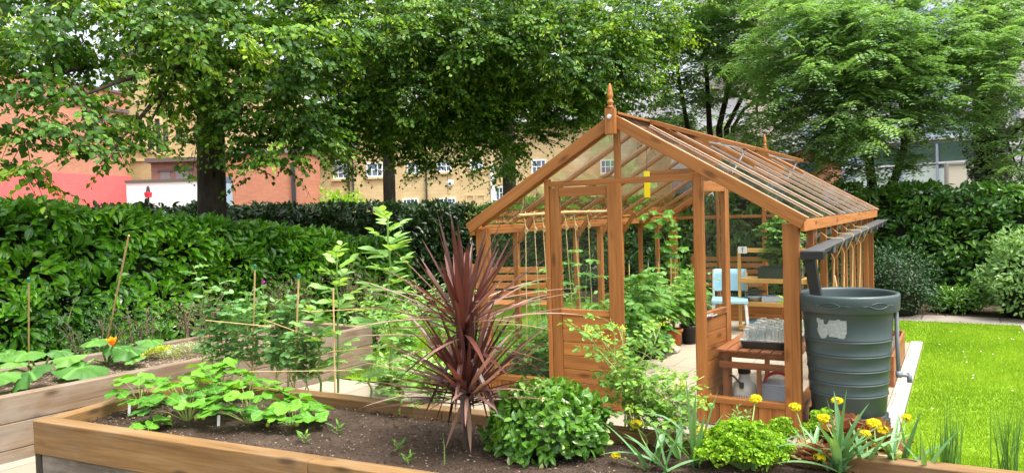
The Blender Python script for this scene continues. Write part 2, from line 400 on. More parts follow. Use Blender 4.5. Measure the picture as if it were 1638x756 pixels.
def sheet(name, pts, z, m, parent=None, th=None):
    mb = MB(); k = len(pts)
    mb.add([(p[0], p[1], z) for p in pts], [tuple(range(k))])
    return mb.build(name, m, parent)
def gsheet(name, a0, a1, b0, b1, z, m):
    """a flat sheet aligned with the greenhouse, its local axes along the slabs"""
    mb = MB(); mb.add([(a0, b0, 0), (a1, b0, 0), (a1, b1, 0), (a0, b1, 0)], [(0, 1, 2, 3)])
    o = mb.build(name, m); o.location = (GO.x, GO.y, z); o.rotation_euler.z = PHI
    return o
tag(sheet('ground', [(-250, -120), (250, -120), (250, 400), (-250, 400)], -0.03, M_earth), kind='structure')
tag(gsheet('garden_path', -3.6, 3.12, -3.6, 0.0, 0.0, M_slab), kind='structure')
tag(gsheet('greenhouse_floor', 0.0, GW, 0.0, GL, 0.008, M_floor), kind='structure')
tag(gsheet('paved_strip', GW, 3.12, 0.0, 4.05, 0.004, M_slab), kind='structure')
mb = MB()
for b0 in np.arange(-2.2, 4.0, .9): mb.box((3.185, b0 + .447, -0.01), (.12, .888, .06), g0=(b0, 0, 0))
o = mb.build('kerb', M_kerb, bevel=.006); o.location = GO; o.rotation_euler.z = PHI; tag(o, kind='structure')
tag(gsheet('lawn', 3.25, 4.25, -4.0, 5.86, -0.006, M_turf), kind='structure')
tag(gsheet('lawn', 2.4, 3.25, 4.1, 5.86, -0.004, M_turf), kind='structure')
tag(gsheet('back_path', -.2, 9.0, 5.80, 6.48, 0.0, M_path), kind='structure')
tag(gsheet('side_path', 4.25, 4.95, -4.0, 5.80, 0.002, M_path), kind='structure')
tag(gsheet('planting_strip', -3.0, 12.0, 6.48, 9.6, -0.004, M_litter), kind='structure')
tag(gsheet('rough_lawn', -3.6, -.02, 0.05, 6.4, -0.004, M_turf), kind='structure')
tag(sheet('hedge_border', [(-9, 4.2), (-4.9, 3.6), (-2.6, 8.5), (-1.2, 11.4), (-1.4, 14.5), (-8.5, 8.5)], -0.008, M_litter), kind='structure')

# grass blades
def grass(name, regions, n, h, m, kind='stuff', seed=3, var0=0.0):
    rng = np.random.default_rng(seed); mb = MB(); tot = sum((r[1] - r[0]) * (r[3] - r[2]) * r[4] for r in regions)
    for a0, a1, b0, b1, w in regions:
        k = int(n * (a1 - a0) * (b1 - b0) * w / tot)
        a = rng.uniform(a0, a1, k); b = rng.uniform(b0, b1, k)
        P = np.stack([GO.x + GE1.x * a + GE2.x * b, GO.y + GE1.y * a + GE2.y * b, np.full(k, -.005)], 1)
        az = rng.uniform(0, 2 * PI, k); ln = rng.uniform(.05, .75, k)
        D = np.stack([np.cos(az) * ln, np.sin(az) * ln, np.ones(k)], 1)
        N = np.stack([np.cos(az + 1.5), np.sin(az + 1.5), np.zeros(k)], 1)
        pat = .5 + .32 * np.sin(a * 3.1 + 1.3 * np.sin(b * 2.3)) * np.sin(b * 2.7 + a) + rng.normal(0, .15, k)
        mb.leaves(([(0, -1, 0), (0, 1, 0), (1, 0, 0)], [(0, 1, 2)]), P, D, N, h * rng.uniform(.5, 1.3, k), .006, np.clip(pat + var0, 0, 1))
    return tag(mb.build(name, m), kind=kind)
grass('grass', [(3.26, 4.25, -3.4, 0, 3), (3.26, 4.25, 0, 5.85, 1.6), (2.6, 3.25, 4.15, 5.85, 1.2)], 90000, .025, L_grass)
grass('rough_grass', [(-3.6, -.05, .1, 3.5, 1)], 26000, .09, L_grass, seed=5)
mb = MB(); rng = np.random.default_rng(9)
for i in range(22):
    p = gw(rng.uniform(3.4, 4.2), rng.uniform(-2.2, 5.2), .022)
    mb.leaves(([(0, -1, 0), (1, -1, 0), (1, 1, 0), (0, 1, 0)], [(0, 1, 2, 3)]), [p], [(1, 0, 0.2)], [(0, 0, 1)], .014, .014, .9)
tag(mb.build('lawn_daisies', M_white), kind='stuff')

# ------------------------------------------------------------------ far buildings
class Facade:
    def __init__(s, p0, p1):
        s.p0 = Vector((p0[0], p0[1], 0)); d = Vector((p1[0] - p0[0], p1[1] - p0[1], 0)); s.len = d.length
        s.ang = math.atan2(d.y, d.x); s.x = d.normalized(); s.n = Vector((-s.x.y, s.x.x, 0))
    def hit(s, u, v):
        r = ray(u, v); t = (s.p0 - EYEV).dot(s.n) / r.dot(s.n); P = EYEV + r * t
        return (P - s.p0).dot(s.x), P.z
    def rect(s, u0, v0, u1, v1):
        vm, um = (v0 + v1) / 2, (u0 + u1) / 2
        x0, x1 = s.hit(u0, vm)[0], s.hit(u1, vm)[0]; z1, z0 = s.hit(um, v0)[1], s.hit(um, v1)[1]
        return x0, x1, z0, z1
    def thing(s, name, label, cat, group=None): return thing(name, label, cat, s.p0, s.ang, group)
def slab(mb, x0, x1, z0, z1, y0, y1, var=None, raw=True):
    mb.box(((x0 + x1) / 2, (y0 + y1) / 2, (z0 + z1) / 2), (x1 - x0, y1 - y0, z1 - z0), g0=(x0, 0, z0) if raw else None, var=var)
def part(name, m, parent, rects, bevel=0):
    mb = MB()
    for r in rects: slab(mb, *r)
    return mb.build(name, m, parent, bevel=bevel)
B_red = bricks('red_brick', (.40, .145, .08), (.47, .18, .105), (.38, .26, .19))
B_red2 = bricks('orange_red_brick', (.42, .145, .08), (.49, .185, .105), (.38, .24, .17))
B_brown = bricks('brown_brick', (.20, .10, .08), (.27, .13, .10), (.3, .24, .2))
B_yel = bricks('buff_brick', (.46, .33, .15), (.53, .39, .19), (.40, .33, .21), bw=.3, bh=.1)
B_stone = bricks('honey_stone', (.52, .38, .19), (.58, .44, .23), (.44, .35, .22), bw=.55, bh=.22, ms=.012, stain=.2)
B_redpaint = bricks('red_painted_brick', (.78, .13, .125), (.82, .15, .145), (.70, .11, .11), stain=.22)
B_white = plain('white_render', (.78, .78, .76), .7, .3, .05, 2)
B_cope = plain('dark_coping', (.12, .10, .09), .8, .2, .2)
B_slate = plain('slate', (.19, .18, .19), .7, .3, .25, 4)
B_frame = plain('white_window_frame', (.8, .8, .78), .5, .4, .03)
B_pane = plain('window_pane', (.10, .15, .22), .08, .8, .5, .8)
B_dark = plain('dark_opening', (.03, .035, .04), .4, .4, .3)
B_louvre = plain('grey_louvre', (.20, .20, .20), .6, .3, .2, 30)
B_pipe = plain('dark_downpipe', (.03, .03, .035), .5, .4, .2)
B_trim = plain('stone_trim', (.6, .45, .25), .8, .2, .12, 5)
B_mint = plain('mint_panel', (.60, .72, .66), .35, .5, .05, .7)
B_ice = plain('pale_blue_glass', (.48, .60, .74), .1, .8, .2, .5)
B_greeng = plain('glass_green_reflection', (.035, .09, .06), .12, .7, .6, .9)  # dark green reflection painted into the glass colour
B_cream = plain('cream_render', (.74, .66, .52), .7, .3, .06, 2)
B_offw = plain('off_white_cladding', (.72, .72, .74), .6, .3, .06, 1.5)
B_mull = plain('grey_mullion', (.33, .37, .46), .4, .5, .06)

# red brick hall, lower wall painted red
fa = Facade((-27.2, 28.4), (-23.05, 45.2)); t = fa.thing('brick_hall', 'red brick hall with its lower wall painted bright red', 'building')
zp = fa.hit(205, 282)[1]; zt = 9.4; L = fa.len
part('painted_wall', B_redpaint, t, [(0, L + .03, 0, zp, -.03, 14)])
part('wall', B_red, t, [(0, L, zp, zt - 1.1, 0, 14)])
part('string_course', B_cope, t, [(0, L + .06, zt - 1.1, zt - .9, -.08, 14.02)])
part('parapet', B_red, t, [(0, L + .02, zt - .9, zt, -.02, 14)])
part('coping', B_cope, t, [(-.1, L + .1, zt, zt + .15, -.12, 14.1)])

# buff brick chapel with lancet windows
p0, p1 = at(196, 300, 47), at(352, 300, 47)
fa = Facade(p0, p1); t = fa.thing('brick_chapel', 'tall buff brick chapel with narrow lancet windows', 'building')
part('wall', B_yel, t, [(0, fa.len + 3, 0, 12.2, 0, 9)])
part('coping', B_cope, t, [(-.1, fa.len + 3.1, 12.2, 12.4, -.1, 9.1)])
for (u0, v0, u1, v1) in [(249, 190, 257, 244), (261, 203, 270, 243), (222, 190, 229, 236), (236, 190, 243, 240)]:
    x0, x1, z0, z1 = fa.rect(u0, v0, u1, v1)
    w = part('window', B_trim, t, [(x0 - .14, x0, z0 - .1, z1 + .1, -.06, .01), (x1, x1 + .14, z0 - .1, z1 + .1, -.06, .01), (x0, x1, z0 - .18, z0, -.1, .01), (x0, x1, z1, z1 + .1, -.06, .01)])
    part('pane', B_dark, w, [(x0, x1, z0, z1, -.012, .01)])
x0, x1, z0, z1 = fa.rect(205, 254, 250, 258)
part('string_course', B_trim, t, [(0, fa.len, z0, z1, -.07, .01)])

# low brown brick annex with louvres
fa = Facade(at(243, 300, 44), at(338, 300, 44)); t = fa.thing('brick_annex', 'low brown brick annex with two grey louvred openings under a dark flat roof', 'building')
x0, x1, z0, z1 = fa.rect(243, 259, 338, 300)
part('wall', B_brown, t, [(0, fa.len, 0, z1, 0, 2.6)])
part('roof', B_cope, t, [(-.2, fa.len + .1, z1, z1 + .25, -.35, 2.7)])
for (u0, v0, u1, v1) in [(257, 275, 273, 292), (281, 273, 304, 291)]:
    x0, x1, z0, z1 = fa.rect(u0, v0, u1, v1)
    w = part('louvre', B_louvre, t, [(x0, x1, z0, z1, -.03, .02)] )
    part('lintel', B_cope, w, [(x0 - .15, x1 + .15, z1, z1 + .14, -.06, .01)])
# white yard wall and the red ornament standing on the ground before it
fa = Facade(at(203, 320, 40), at(322, 320, 40)); x0, x1, z0, z1 = fa.rect(205, 291, 310, 330)
t = fa.thing('yard_wall', 'white rendered yard wall with a dark coping', 'wall')
part('wall', B_white, t, [(0, fa.len, 0, z1, 0, .3)])
part('coping', B_cope, t, [(-.05, fa.len + .05, z1, z1 + .14, -.08, .38)])
p = at(237, 308, 39.4)
t = thing('lamp_post', 'red lantern with a black cap before the white yard wall', 'lamp post', (p.x, p.y, 0))
mb = MB(); mb.lathe([(0.0, .0), (.10, 0), (.07, .1), (.05, p.z - .25), (0, p.z - .24)], 10); mb.build('post', B_pipe, t, smooth=True)
mb = MB(); mb.lathe([(0, p.z - .25), (.17, p.z - .25), (.22, p.z + .0), (.18, p.z + .02), (0, p.z + .02)], 8); mb.build('lantern', M_red, t)
mb = MB(); mb.lathe([(0, p.z + .02), (.13, p.z + .03), (.1, p.z + .12), (.07, p.z + .3), (0, p.z + .38)], 8); mb.build('cap', M_black, t)

# low orange brick building with pale blue pilaster
fa = Facade(at(338, 320, 42), at(489, 320, 42)); x0, x1, z0, z1 = fa.rect(345, 246, 489, 326)
t = fa.thing('brick_outbuilding', 'low orange brick outbuilding with a pale blue door and a dark drainpipe', 'building')
part('wall', B_red2, t, [(0, fa.len, 0, z1, 0, 3.4)])
part('roof', B_slate, t, [(-.1, fa.len + .1, z1, z1 + .16, -.15, 3.4)])
x0, x1, zz0, zz1 = fa.rect(357, 293, 372, 330); part('door', plain('pale_blue_paint', (.30, .40, .47), .5, .3, .06), t, [(x0, x1, 0, zz1, -.04, .01)])
x0, x1, zz0, zz1 = fa.rect(345, 283, 371, 292); part('window', B_pane, t, [(x0, x1, zz0, zz1, -.03, .01)])
x0, x1, zz0, zz1 = fa.rect(467.5, 262, 473, 330); part('downpipe', B_pipe, t, [(x0, x1, 0, zz1, -.18, .0)])

# long honey stone building
fa = Facade(at(481, 320, 46), at(1075, 320, 46)); t = fa.thing('stone_building', 'long honey coloured stone building with white sash windows and slate roof', 'building')
ze1 = fa.hit(530, 240)[1]; xs = fa.hit(576, 300)[0]; ze2 = ze1 + 1.3
part('wall', B_stone, t, [(0, xs, 0, ze1, 0, 9), (xs + .002, fa.len, 0, ze2, -.01, 9)])
mb = MB()
mb.add([(-.3, -.45, ze1), (xs, -.45, ze1), (xs, 4.2, ze1 + 3.2), (-.3, 4.2, ze1 + 3.2), (-.3, 8.9, ze1), (xs, 8.9, ze1)], [(0, 1, 2, 3), (3, 2, 5, 4), (0, 3, 4), (1, 5, 2)])
mb.add([(xs, -.45, ze2), (fa.len + .3, -.45, ze2), (fa.len + .3, 4.2, ze2 + 3.4), (xs, 4.2, ze2 + 3.4), (xs, 8.9, ze2), (fa.len + .3, 8.9, ze2)], [(0, 1, 2, 3), (3, 2, 5, 4), (0, 3, 4), (1, 5, 2)])
mb.build('roof', B_slate, t)
part('gutter', B_pipe, t, [(-.3, xs, ze1 - .12, ze1 + .02, -.55, -.42), (xs, fa.len, ze2 - .12, ze2 + .02, -.55, -.42)])
for (u0, v0, u1, v1, nx, nz_) in [(493, 257, 510, 288, 3, 3), (533, 256, 557, 286, 3, 3), (586, 260, 613, 283, 3, 2), (651, 259, 671, 279, 3, 2), (698, 257, 722, 275, 3, 2), (752, 255, 773, 272, 3, 2),
                               (644, 317, 670, 334, 4, 2), (703, 316, 730, 334, 4, 2), (792, 298, 806, 330, 2, 3), (850, 255, 874, 278, 3, 2), (925, 322, 950, 340, 3, 2), (960, 255, 985, 278, 3, 2)]:
    x0, x1, z0, z1 = fa.rect(u0, v0, u1, v1); fw = .09
    rs = [(x0, x0 + fw, z0, z1, -.07, 0), (x1 - fw, x1, z0, z1, -.07, 0), (x0 + fw, x1 - fw, z0, z0 + fw, -.07, 0), (x0 + fw, x1 - fw, z1 - fw, z1, -.07, 0)]
    for k in range(1, nx): xx = x0 + (x1 - x0) * k / nx; rs.append((xx - .025, xx + .025, z0 + fw, z1 - fw, -.05, 0))
    for k in range(1, nz_): zz = z0 + (z1 - z0) * k / nz_; rs.append((x0 + fw, x1 - fw, zz - .022, zz + .022, -.046, 0))
    w = part('window', B_frame, t, rs)
    part('pane', B_pane, w, [(x0 + fw, x1 - fw, z0 + fw, z1 - fw, -.022, .005)])
    part('sill', B_trim, w, [(x0 - .1, x1 + .1, z0 - .13, z0 - .002, -.14, .01)])
x0, x1, z0, z1 = fa.rect(785, 262, 791.5, 330); part('door_frame', B_frame, t, [(x0, x1, 0, z1, -.09, 0)])
for (u0, u1) in [(557, 559.6), (564.5, 566.5), (681, 683.4)]:
    x0, x1, z0, z1 = fa.rect(u0, 250, u1, 330); part('downpipe', B_pipe, t, [(x0, x1, 0, z1 + .4, -.2, -.06)])
for (u0, u1) in [(745, 759), (762, 776)]:
    x0, x1, z0, z1 = fa.rect(u0, 310, u1, 330); part('blocked_opening', B_trim, t, [(x0, x0 + .07, 0, z1, -.06, .0), (x1 - .07, x1, 0, z1, -.06, 0), (x0 + .07, x1 - .07, z1 - .12, z1, -.06, 0)])
p = fa.hit(720, 293); mb = MB()
mb.lathe([(0, .12), (.2, .1), (.24, 0), (0, 0)], 12, (0, 0, 0)); o = mb.build('alarm_box', B_frame, t, smooth=True); o.location = (p[0], 0, p[1]); o.rotation_euler.x = R(90)

# glass office on the right
fa = Facade(at(1120, 300, 38), at(1760, 300, 26)); t = fa.thing('office_building', 'pale glass fronted office building with mint panels', 'building')
L = fa.len
part('wall', B_offw, t, [(0, L, 0, 22, .25, 12)])
def strip(name, m, u0, v0, u1, v1, y=-.02, y1=.25):
    x0, x1, z0, z1 = fa.rect(u0, v0, u1, v1); z0 = max(z0, 0); return part(name, m, t, [(x0, x1, z0, z1, y, y1)])
for (a, b_) in [(1290, 1343), (1346, 1365), (1369, 1440), (1444, 1498), (1502, 1600)]: strip('base_panel', B_mint, a, 266, b_, 336)
strip('glass_band', B_greeng, 1396, 228, 1600, 263)
strip('glass_band', B_ice, 1290, 232, 1394, 263)
for (a, b_) in [(1285, 1340), (1342, 1400), (1402, 1462), (1464, 1524), (1526, 1600)]: strip('glass_band', B_ice, a, 178, b_, 224)
for (a, b_) in [(1240, 1300), (1302, 1360), (1362, 1420), (1422, 1480), (1482, 1540), (1542, 1600)]: strip('glass_band', B_ice, a, 96, b_, 160)
for (a, b_) in [(1240, 1300), (1302, 1360), (1362, 1420), (1422, 1480), (1482, 1540), (1542, 1600)]: strip('glass_band', B_ice, a, 10, b_, 76)
for v0, v1 in [(168, 182), (224, 228), (263, 266)]: strip('spandrel', B_offw, 1240, v0, 1640, v1, -.08)
for u in (1343.5, 1366, 1441, 1499): strip('mullion', B_mull, u, 230, u + 3, 336, -.12)
strip('pillar', B_cream, 1203, -20, 1236, 330, -.5)
strip('balcony', B_offw, 1130, 196, 1202, 206, -1.2, .2); strip('balcony', B_offw, 1130, 120, 1202, 131, -1.2, .2)
x0, x1, z0, z1 = fa.rect(1130, 206, 1202, 228); part('railing', B_mull, t, [(x0 + k * .25, x0 + k * .25 + .04, z0, z1, -1.1, -1.06) for k in range(int((x1 - x0) / .25))])
# MAX sign hung on the office
x0, x1, z0, z1 = fa.rect(1343, 276.5, 1363, 285.5)
def lettering(name, body, size, m, parent, loc, rot=(R(90), 0, 0), depth=.006, align='CENTER'):
    c = bpy.data.curves.new(name, 'FONT'); c.body = body; c.size = size; c.extrude = depth; c.align_x = align; c.align_y = 'CENTER'
    tmp = bpy.data.objects.new('lettering_curve', c); COL.objects.link(tmp)
    bpy.context.view_layer.update()
    me = bpy.data.meshes.new_from_object(tmp.evaluated_get(bpy.context.evaluated_depsgraph_get())); bpy.data.objects.remove(tmp); bpy.data.curves.remove(c)
    me.materials.clear(); me.materials.append(m)
    o = bpy.data.objects.new(name, me); COL.objects.link(o); o.parent = parent; o.location = loc; o.rotation_euler = rot
    return o
sp = fa.p0 + fa.x * ((x0 + x1) / 2) - fa.n * .16
ts = thing('fascia_sign', 'small lavender sign with white lettering on the office front', 'sign', (sp.x, sp.y, 0), fa.ang)
part('sign_board', plain('lavender_board', (.30, .36, .62), .5, .4, .05), ts, [((x0 - x1) / 2, (x1 - x0) / 2, z0, z1, 0, .12)])
lettering('lettering', 'MAX', (z1 - z0) * .95, B_frame, ts, (0, -.012, (z0 + z1) / 2))
# white block at the far right
fa2 = Facade(at(1602, 300, 24), at(1800, 300, 20)); t = fa2.thing('white_building', 'white clad building beyond the ivy covered trunk', 'building')
mb = MB()
for k in range(26): slab(mb, 0, fa2.len, k * .35, k * .35 + .335, 0 if k % 3 else -.02, 3)
mb.build('wall', B_white, t)
x0, x1, z0, z1 = fa2.rect(1618, 150, 1632, 192); w = part('window', B_mull, t, [(x0, x1, z0, z1, -.05, .01)])
# small red brick building with dark awning
fa3 = Facade(at(1236, 300, 27), at(1328, 300, 26)); t = fa3.thing('brick_lodge', 'small red brick lodge with a navy awning seen over the greenhouse roof', 'building')
L = fa3.len; z1 = fa3.hit(1290, 250)[1]; zr = fa3.hit(1298, 238)[1]
mb = MB()
mb.add([(0, 0, 0), (L, 0, 0), (L, 0, z1 - .2), (L * .66, 0, zr), (0, 0, z1 - .1), (0, 3, 0), (L, 3, 0), (L, 3, z1 - .2), (L * .66, 3, zr), (0, 3, z1 - .1)],
       [(0, 1, 2, 3, 4), (9, 8, 7, 6, 5), (1, 6, 7, 2), (0, 4, 9, 5)], [(0, 0, 0), (L, 0, 0), (L, 0, z1), (L * .66, 0, zr), (0, 0, z1)] * 2)
mb.build('wall', B_red2, t)
mb = MB()
for (xa, za, xb, zb) in [(-.15, z1 - .1, L * .66, zr + .02), (L * .66, zr + .02, L + .15, z1 - .28)]: mb.bar(((xa), 1.4, za + .05), (xb, 1.4, zb + .05), 3.4, .08)
mb.build('roof', B_slate, t)
x0, x1, z0, z1 = fa3.rect(1282, 262, 1309, 277); mb = MB()
prof = [(x0, z1), (x1, z1)] + [(x1 - (x1 - x0) * .5 * (1 - math.cos(a)), z1 - (z1 - z0) * math.sin(a) ** .6) for a in np.linspace(.05, PI - .05, 12)]
mb.prism([(x, z) for x, z in prof[::-1]], Matrix(((1, 0, 0, 0), (0, 0, 1, -.35), (0, 1, 0, 0), (0, 0, 0, 1))), .6); mb.build('awning', plain('navy_canvas', (.03, .05, .10), .8, .2, .1), t)
x0, x1, z0, z1 = fa3.rect(1309, 256, 1313, 262); part('notice', B_frame, t, [(x0, x1, z0, z1, -.02, .01)])
# cream cabinet with black shield emblem
pc = at(1545, 300, 17); z1 = at(1545, 259, 17).z
t = thing('cabinet_sign', 'tall cream panelled sign with a small black shield emblem above the hedge', 'sign', (pc.x, pc.y, 0), -.42)
M_cream = plain('cream_paint', (.64, .58, .47), .5, .4, .04); M_grayframe = plain('grey_frame', (.30, .29, .26), .5, .4, .05)
part('panel', M_cream, t, [(-.36, .36, .1, z1 - .05, -.15, .15)], .004)
part('frame', M_grayframe, t, [(-.41, -.355, 0, z1, -.18, .18), (.355, .41, 0, z1, -.18, .18), (-.355, .355, z1 - .06, z1, -.18, .18)], .006)
mb = MB(); zz = z1 - .22; sh = [(-.105, .10), (-.05, .088), (0, .10), (.05, .088), (.105, .10), (.10, .0), (.075, -.07), (0, -.13), (-.075, -.07), (-.10, .0)]
mb.prism([(x, y) for x, y in sh[::-1]], Matrix(((1, 0, 0, .12), (0, 0, 1, -.156), (0, 1, 0, zz), (0, 0, 0, 1))), .008); mb.build('emblem', M_black, t)
mb = MB()
for (x, z, w, h) in [(-.075, .045, .016, .055), (-.05, .03, .014, .03), (-.03, .045, .016, .055), (.0, .045, .022, .05), (.032, .05, .016, .05), (.052, .027, .03, .016), (.078, .05, .016, .05), (-.035, -.05, .02, .045), (0, -.055, .018, .05), (.035, -.05, .02, .045)]:
    mb.box((.12 + x, -.162, zz + z), (w, .004, h))
mb.build('emblem_marks', B_frame, t)
part('pole_mark', M_black, t, [(.098, .112, zz - .42, zz - .14, -.158, -.15)])
# ================================================================== THE GREENHOUSE
G = thing('greenhouse', 'orange brown timber greenhouse with double doors and a finial on its gable', 'greenhouse', GO, PHI)
SL = 0.5927; RA, RZ = 1.335, 2.323
def zr(a): return RZ - SL * abs(a - RA)
BAY = GL / 8
def gpart(name, m, fn, parent=G, bevel=.003, smooth=False):
    mb = MB(); fn(mb); return mb.build(name, m, parent, bevel=bevel, smooth=smooth)
def bx(mb, a0, a1, b0, b1, z0, z1, var=None): mb.box(((a0 + a1) / 2, (b0 + b1) / 2, (z0 + z1) / 2), (a1 - a0, b1 - b0, z1 - z0), var=var)
def poly_front(mb, pts, b, th):                   # polygon given in (a, z), standing in the plane of the gable
    mb.prism(pts, Matrix(((1, 0, 0, 0), (0, 0, 1, b), (0, 1, 0, 0), (0, 0, 0, 1))), th)
# corner posts, plates, base walls
for (a0, a1) in ((0, .108), (2.562, 2.67)):
    gpart('corner_post', M_house, lambda mb: bx(mb, a0, a1, 0, .07, 0, 1.47))
    gpart('corner_post', M_house, lambda mb: bx(mb, a0, a1, GL - .07, GL, 0, 1.47))
for s in (0, 1):
    A = lambda x: x if s == 0 else GW - x
    lo = lambda x, y: (min(A(x), A(y)), max(A(x), A(y)))
    a0, a1 = lo(.004, .058)
    gpart('eave_plate', M_house, lambda mb: bx(mb, a0, a1, .07, GL - .07, 1.415, 1.458))
    e0, e1 = lo(-.045, -.018)
    gpart('eave_board', M_house, lambda mb: bx(mb, e0, e1, -.03, GL + .03, 1.412, 1.492))
    def side_boards(mb):
        for k in range(3): bx(mb, *lo(.012, .034), .07, GL - .07, .002 + k * .055, .055 + k * .055)
    gpart('base_boards', M_house, side_boards)
    w0, w1 = lo(-.006, .06)
    gpart('side_sill', M_house, lambda mb: bx(mb, w0, w1, .07, GL - .07, .168, .207))
    for k in range(1, 8):
        hw = .036 if k == 4 else .021; m0, m1 = lo(.004, .056)
        gpart('mullion', M_house, lambda mb: bx(mb, m0, m1, BAY * k - hw, BAY * k + hw, .207, 1.415))
        if s == 0 and k % 2 == 0 or s == 0:
            gpart('brace', M_house, lambda mb: mb.bar((.06, BAY * k, 1.33), (.22, BAY * k, 1.56), .03, .05))
    for k in range(8):
        g0, g1 = lo(.026, .030); y0 = BAY * k + (.07 if k == 0 else .022); y1 = BAY * (k + 1) - (.07 if k == 7 else .022)
        gpart('glass_pane', M_glass, lambda mb: bx(mb, g0, g1, y0, y1, .207, 1.415), bevel=0)
    # roof bars, glass, caps
    sg = -1 if s == 0 else 1
    dirv = Vector((sg, 0, -SL)).normalized(); nrm = Vector((sg * SL, 0, 1)).normalized()
    top = Vector((RA + sg * .018, 0, zr(RA + .018))); bot = Vector((RA + sg * 1.385, 0, zr(RA + 1.385)))
    for k in range(9):
        y = min(max(BAY * k, .022), GL - .022); Y = Vector((0, y, 0))
        gpart('roof_bar', M_house, lambda mb: mb.bar(top + Y, bot + Y - dirv * .06, .028, .022, up=nrm, shift=-.017))
        gpart('glazing_cap', M_cap, lambda mb: mb.bar(top + Y + dirv * .03, bot + Y + dirv * .012, .023, .009, up=nrm, shift=.008))
        if k < 8:
            Y2 = Vector((0, BAY * (k + .5), 0))
            gpart('roof_pane', M_roofglass, lambda mb: mb.bar(top + Y2, bot + Y2, BAY - .004, .004, up=nrm), bevel=0)
    # barge boards
    for y in (-.046, GL + .046):
        Y = Vector((0, y, 0))
        p0 = Vector((RA + sg * .012, y, zr(RA + .012) + .016)); p1 = Vector((RA + sg * 1.40, y, zr(RA + 1.40) + .016))
        gpart('barge_board', M_house, lambda mb: mb.bar(p0, p1, .03, .088, up=nrm, shift=-.042))
gpart('ridge_board', M_house, lambda mb: bx(mb, RA - .016, RA + .016, .0, GL, 2.23, 2.318))
def ridge_cap(mb):
    for y0, y1 in ((-.028, 1.62), (1.626, 3.35), (3.356, GL + .028)): bx(mb, RA - .04, RA + .04, y0, y1, 2.332, 2.352)
gpart('ridge_cap', M_house, ridge_cap)
for y in (1.9, 3.8): gpart('tie_beam', M_house, lambda mb: bx(mb, .86, 1.81, y - .016, y + .016, 1.93, 1.99))
for y, yo in ((-.085, -1), (GL + .085, 1)):
    f = gpart('finial', M_house, lambda mb: bx(mb, RA - .042, RA + .042, y - .022, y + .022, 2.175, 2.375), bevel=.006)
    pr = [(0, 2.375), (.026, 2.376), (.030, 2.385), (.018, 2.395), (.016, 2.402), (.026, 2.415), (.027, 2.425), (.018, 2.436), (.015, 2.444), (.022, 2.46), (.024, 2.475), (.018, 2.51), (.010, 2.555), (.004, 2.565), (0, 2.566)]
    mb = MB(); mb.lathe(pr, 14, (RA, y, 0)); mb.build('finial_spike', M_house, f, smooth=True)
    mb = MB(); mb.lathe([(0, .012), (.012, .012), (.014, .006), (.019, .005), (.019, 0), (0, 0)], 14); o = mb.build('washer', M_metal, f)
    o.location = (RA, y + yo * .0225, 2.31); o.rotation_euler.x = R(90) * (1 if yo < 0 else -1)
# front and back gables
for y0, yd in ((0, 1), (GL, -1)):
    Y = lambda b: y0 + yd * b
    by = lambda b0, b1: (min(Y(b0), Y(b1)), max(Y(b0), Y(b1)))
    back = yd < 0
    for a0, a1 in ((.688, .726), (1.938, 2.002)):
        zt = zr(a0 if a0 < RA else a1) - .075
        gpart('door_jamb', M_house, lambda mb: bx(mb, a0, a1, *by(.004, .066), 0, zt))
    gpart('transom', M_house, lambda mb: bx(mb, .726, 1.938, *by(.006, .062), 1.80, 1.845))
    gpart('king_post', M_house, lambda mb: bx(mb, 1.311, 1.357, *by(.01, .05), 1.845, 2.24))
    for (a0, a1) in ((.108, .688), (2.002, 2.562)):
        gpart('front_sill' if not back else 'back_sill', M_house, lambda mb: bx(mb, a0, a1, *by(-.008, .06), .166, .208))
        def vb(mb):
            k = 6; w = (a1 - a0) / k
            for i in range(k): bx(mb, a0 + i * w + .0015, a0 + (i + 1) * w - .0015, *by(.012, .032), .002, .166)
        gpart('base_boards', M_house, vb)
        zz = lambda a: zr(a) - .085
        gpart('glass_pane', M_glass, lambda mb: poly_front(mb, [(a0, .208), (a1, .208), (a1, zz(a1)), (a0, zz(a0))], Y(.026), .004), bevel=0)
    xe = RA - (RZ - .085 - 1.845) / SL
    for p in ([(xe, 1.845), (1.311, 1.845), (1.311, zr(1.311) - .085)], [(1.357, 1.845), (2 * RA - xe, 1.845), (1.357, zr(1.357) - .085)]):
        gpart('gable_pane', M_glass, lambda mb: poly_front(mb, p, Y(.026), .004), bevel=0)
    # inner rafters behind the gable glass close the slope line
    for sg in (-1, 1):
        p0 = Vector((RA + sg * .03, Y(.045), zr(RA + .03) - .05)); p1 = Vector((RA + sg * 1.30, Y(.045), zr(RA + 1.30) - .05))
        gpart('gable_rafter', M_house, lambda mb: mb.bar(p0, p1, .028, .05, up=(sg * SL, 0, 1)))
gpart('middle_rail', M_house, lambda mb: bx(mb, .108, 2.562, GL - .055, GL - .02, 1.435, 1.475))
gpart('back_wall_glass', M_glass, lambda mb: bx(mb, .726, 1.938, GL - .03, GL - .026, .25, 1.80), bevel=0)
gpart('back_wall_boards', M_house, lambda mb: [bx(mb, .726, 1.938, GL - .04, GL - .018, .004 + k * .06, .062 + k * .06) for k in range(4)])
gpart('mullion', M_house, lambda mb: bx(mb, 1.31, 1.36, GL - .06, GL - .01, .25, 1.80))

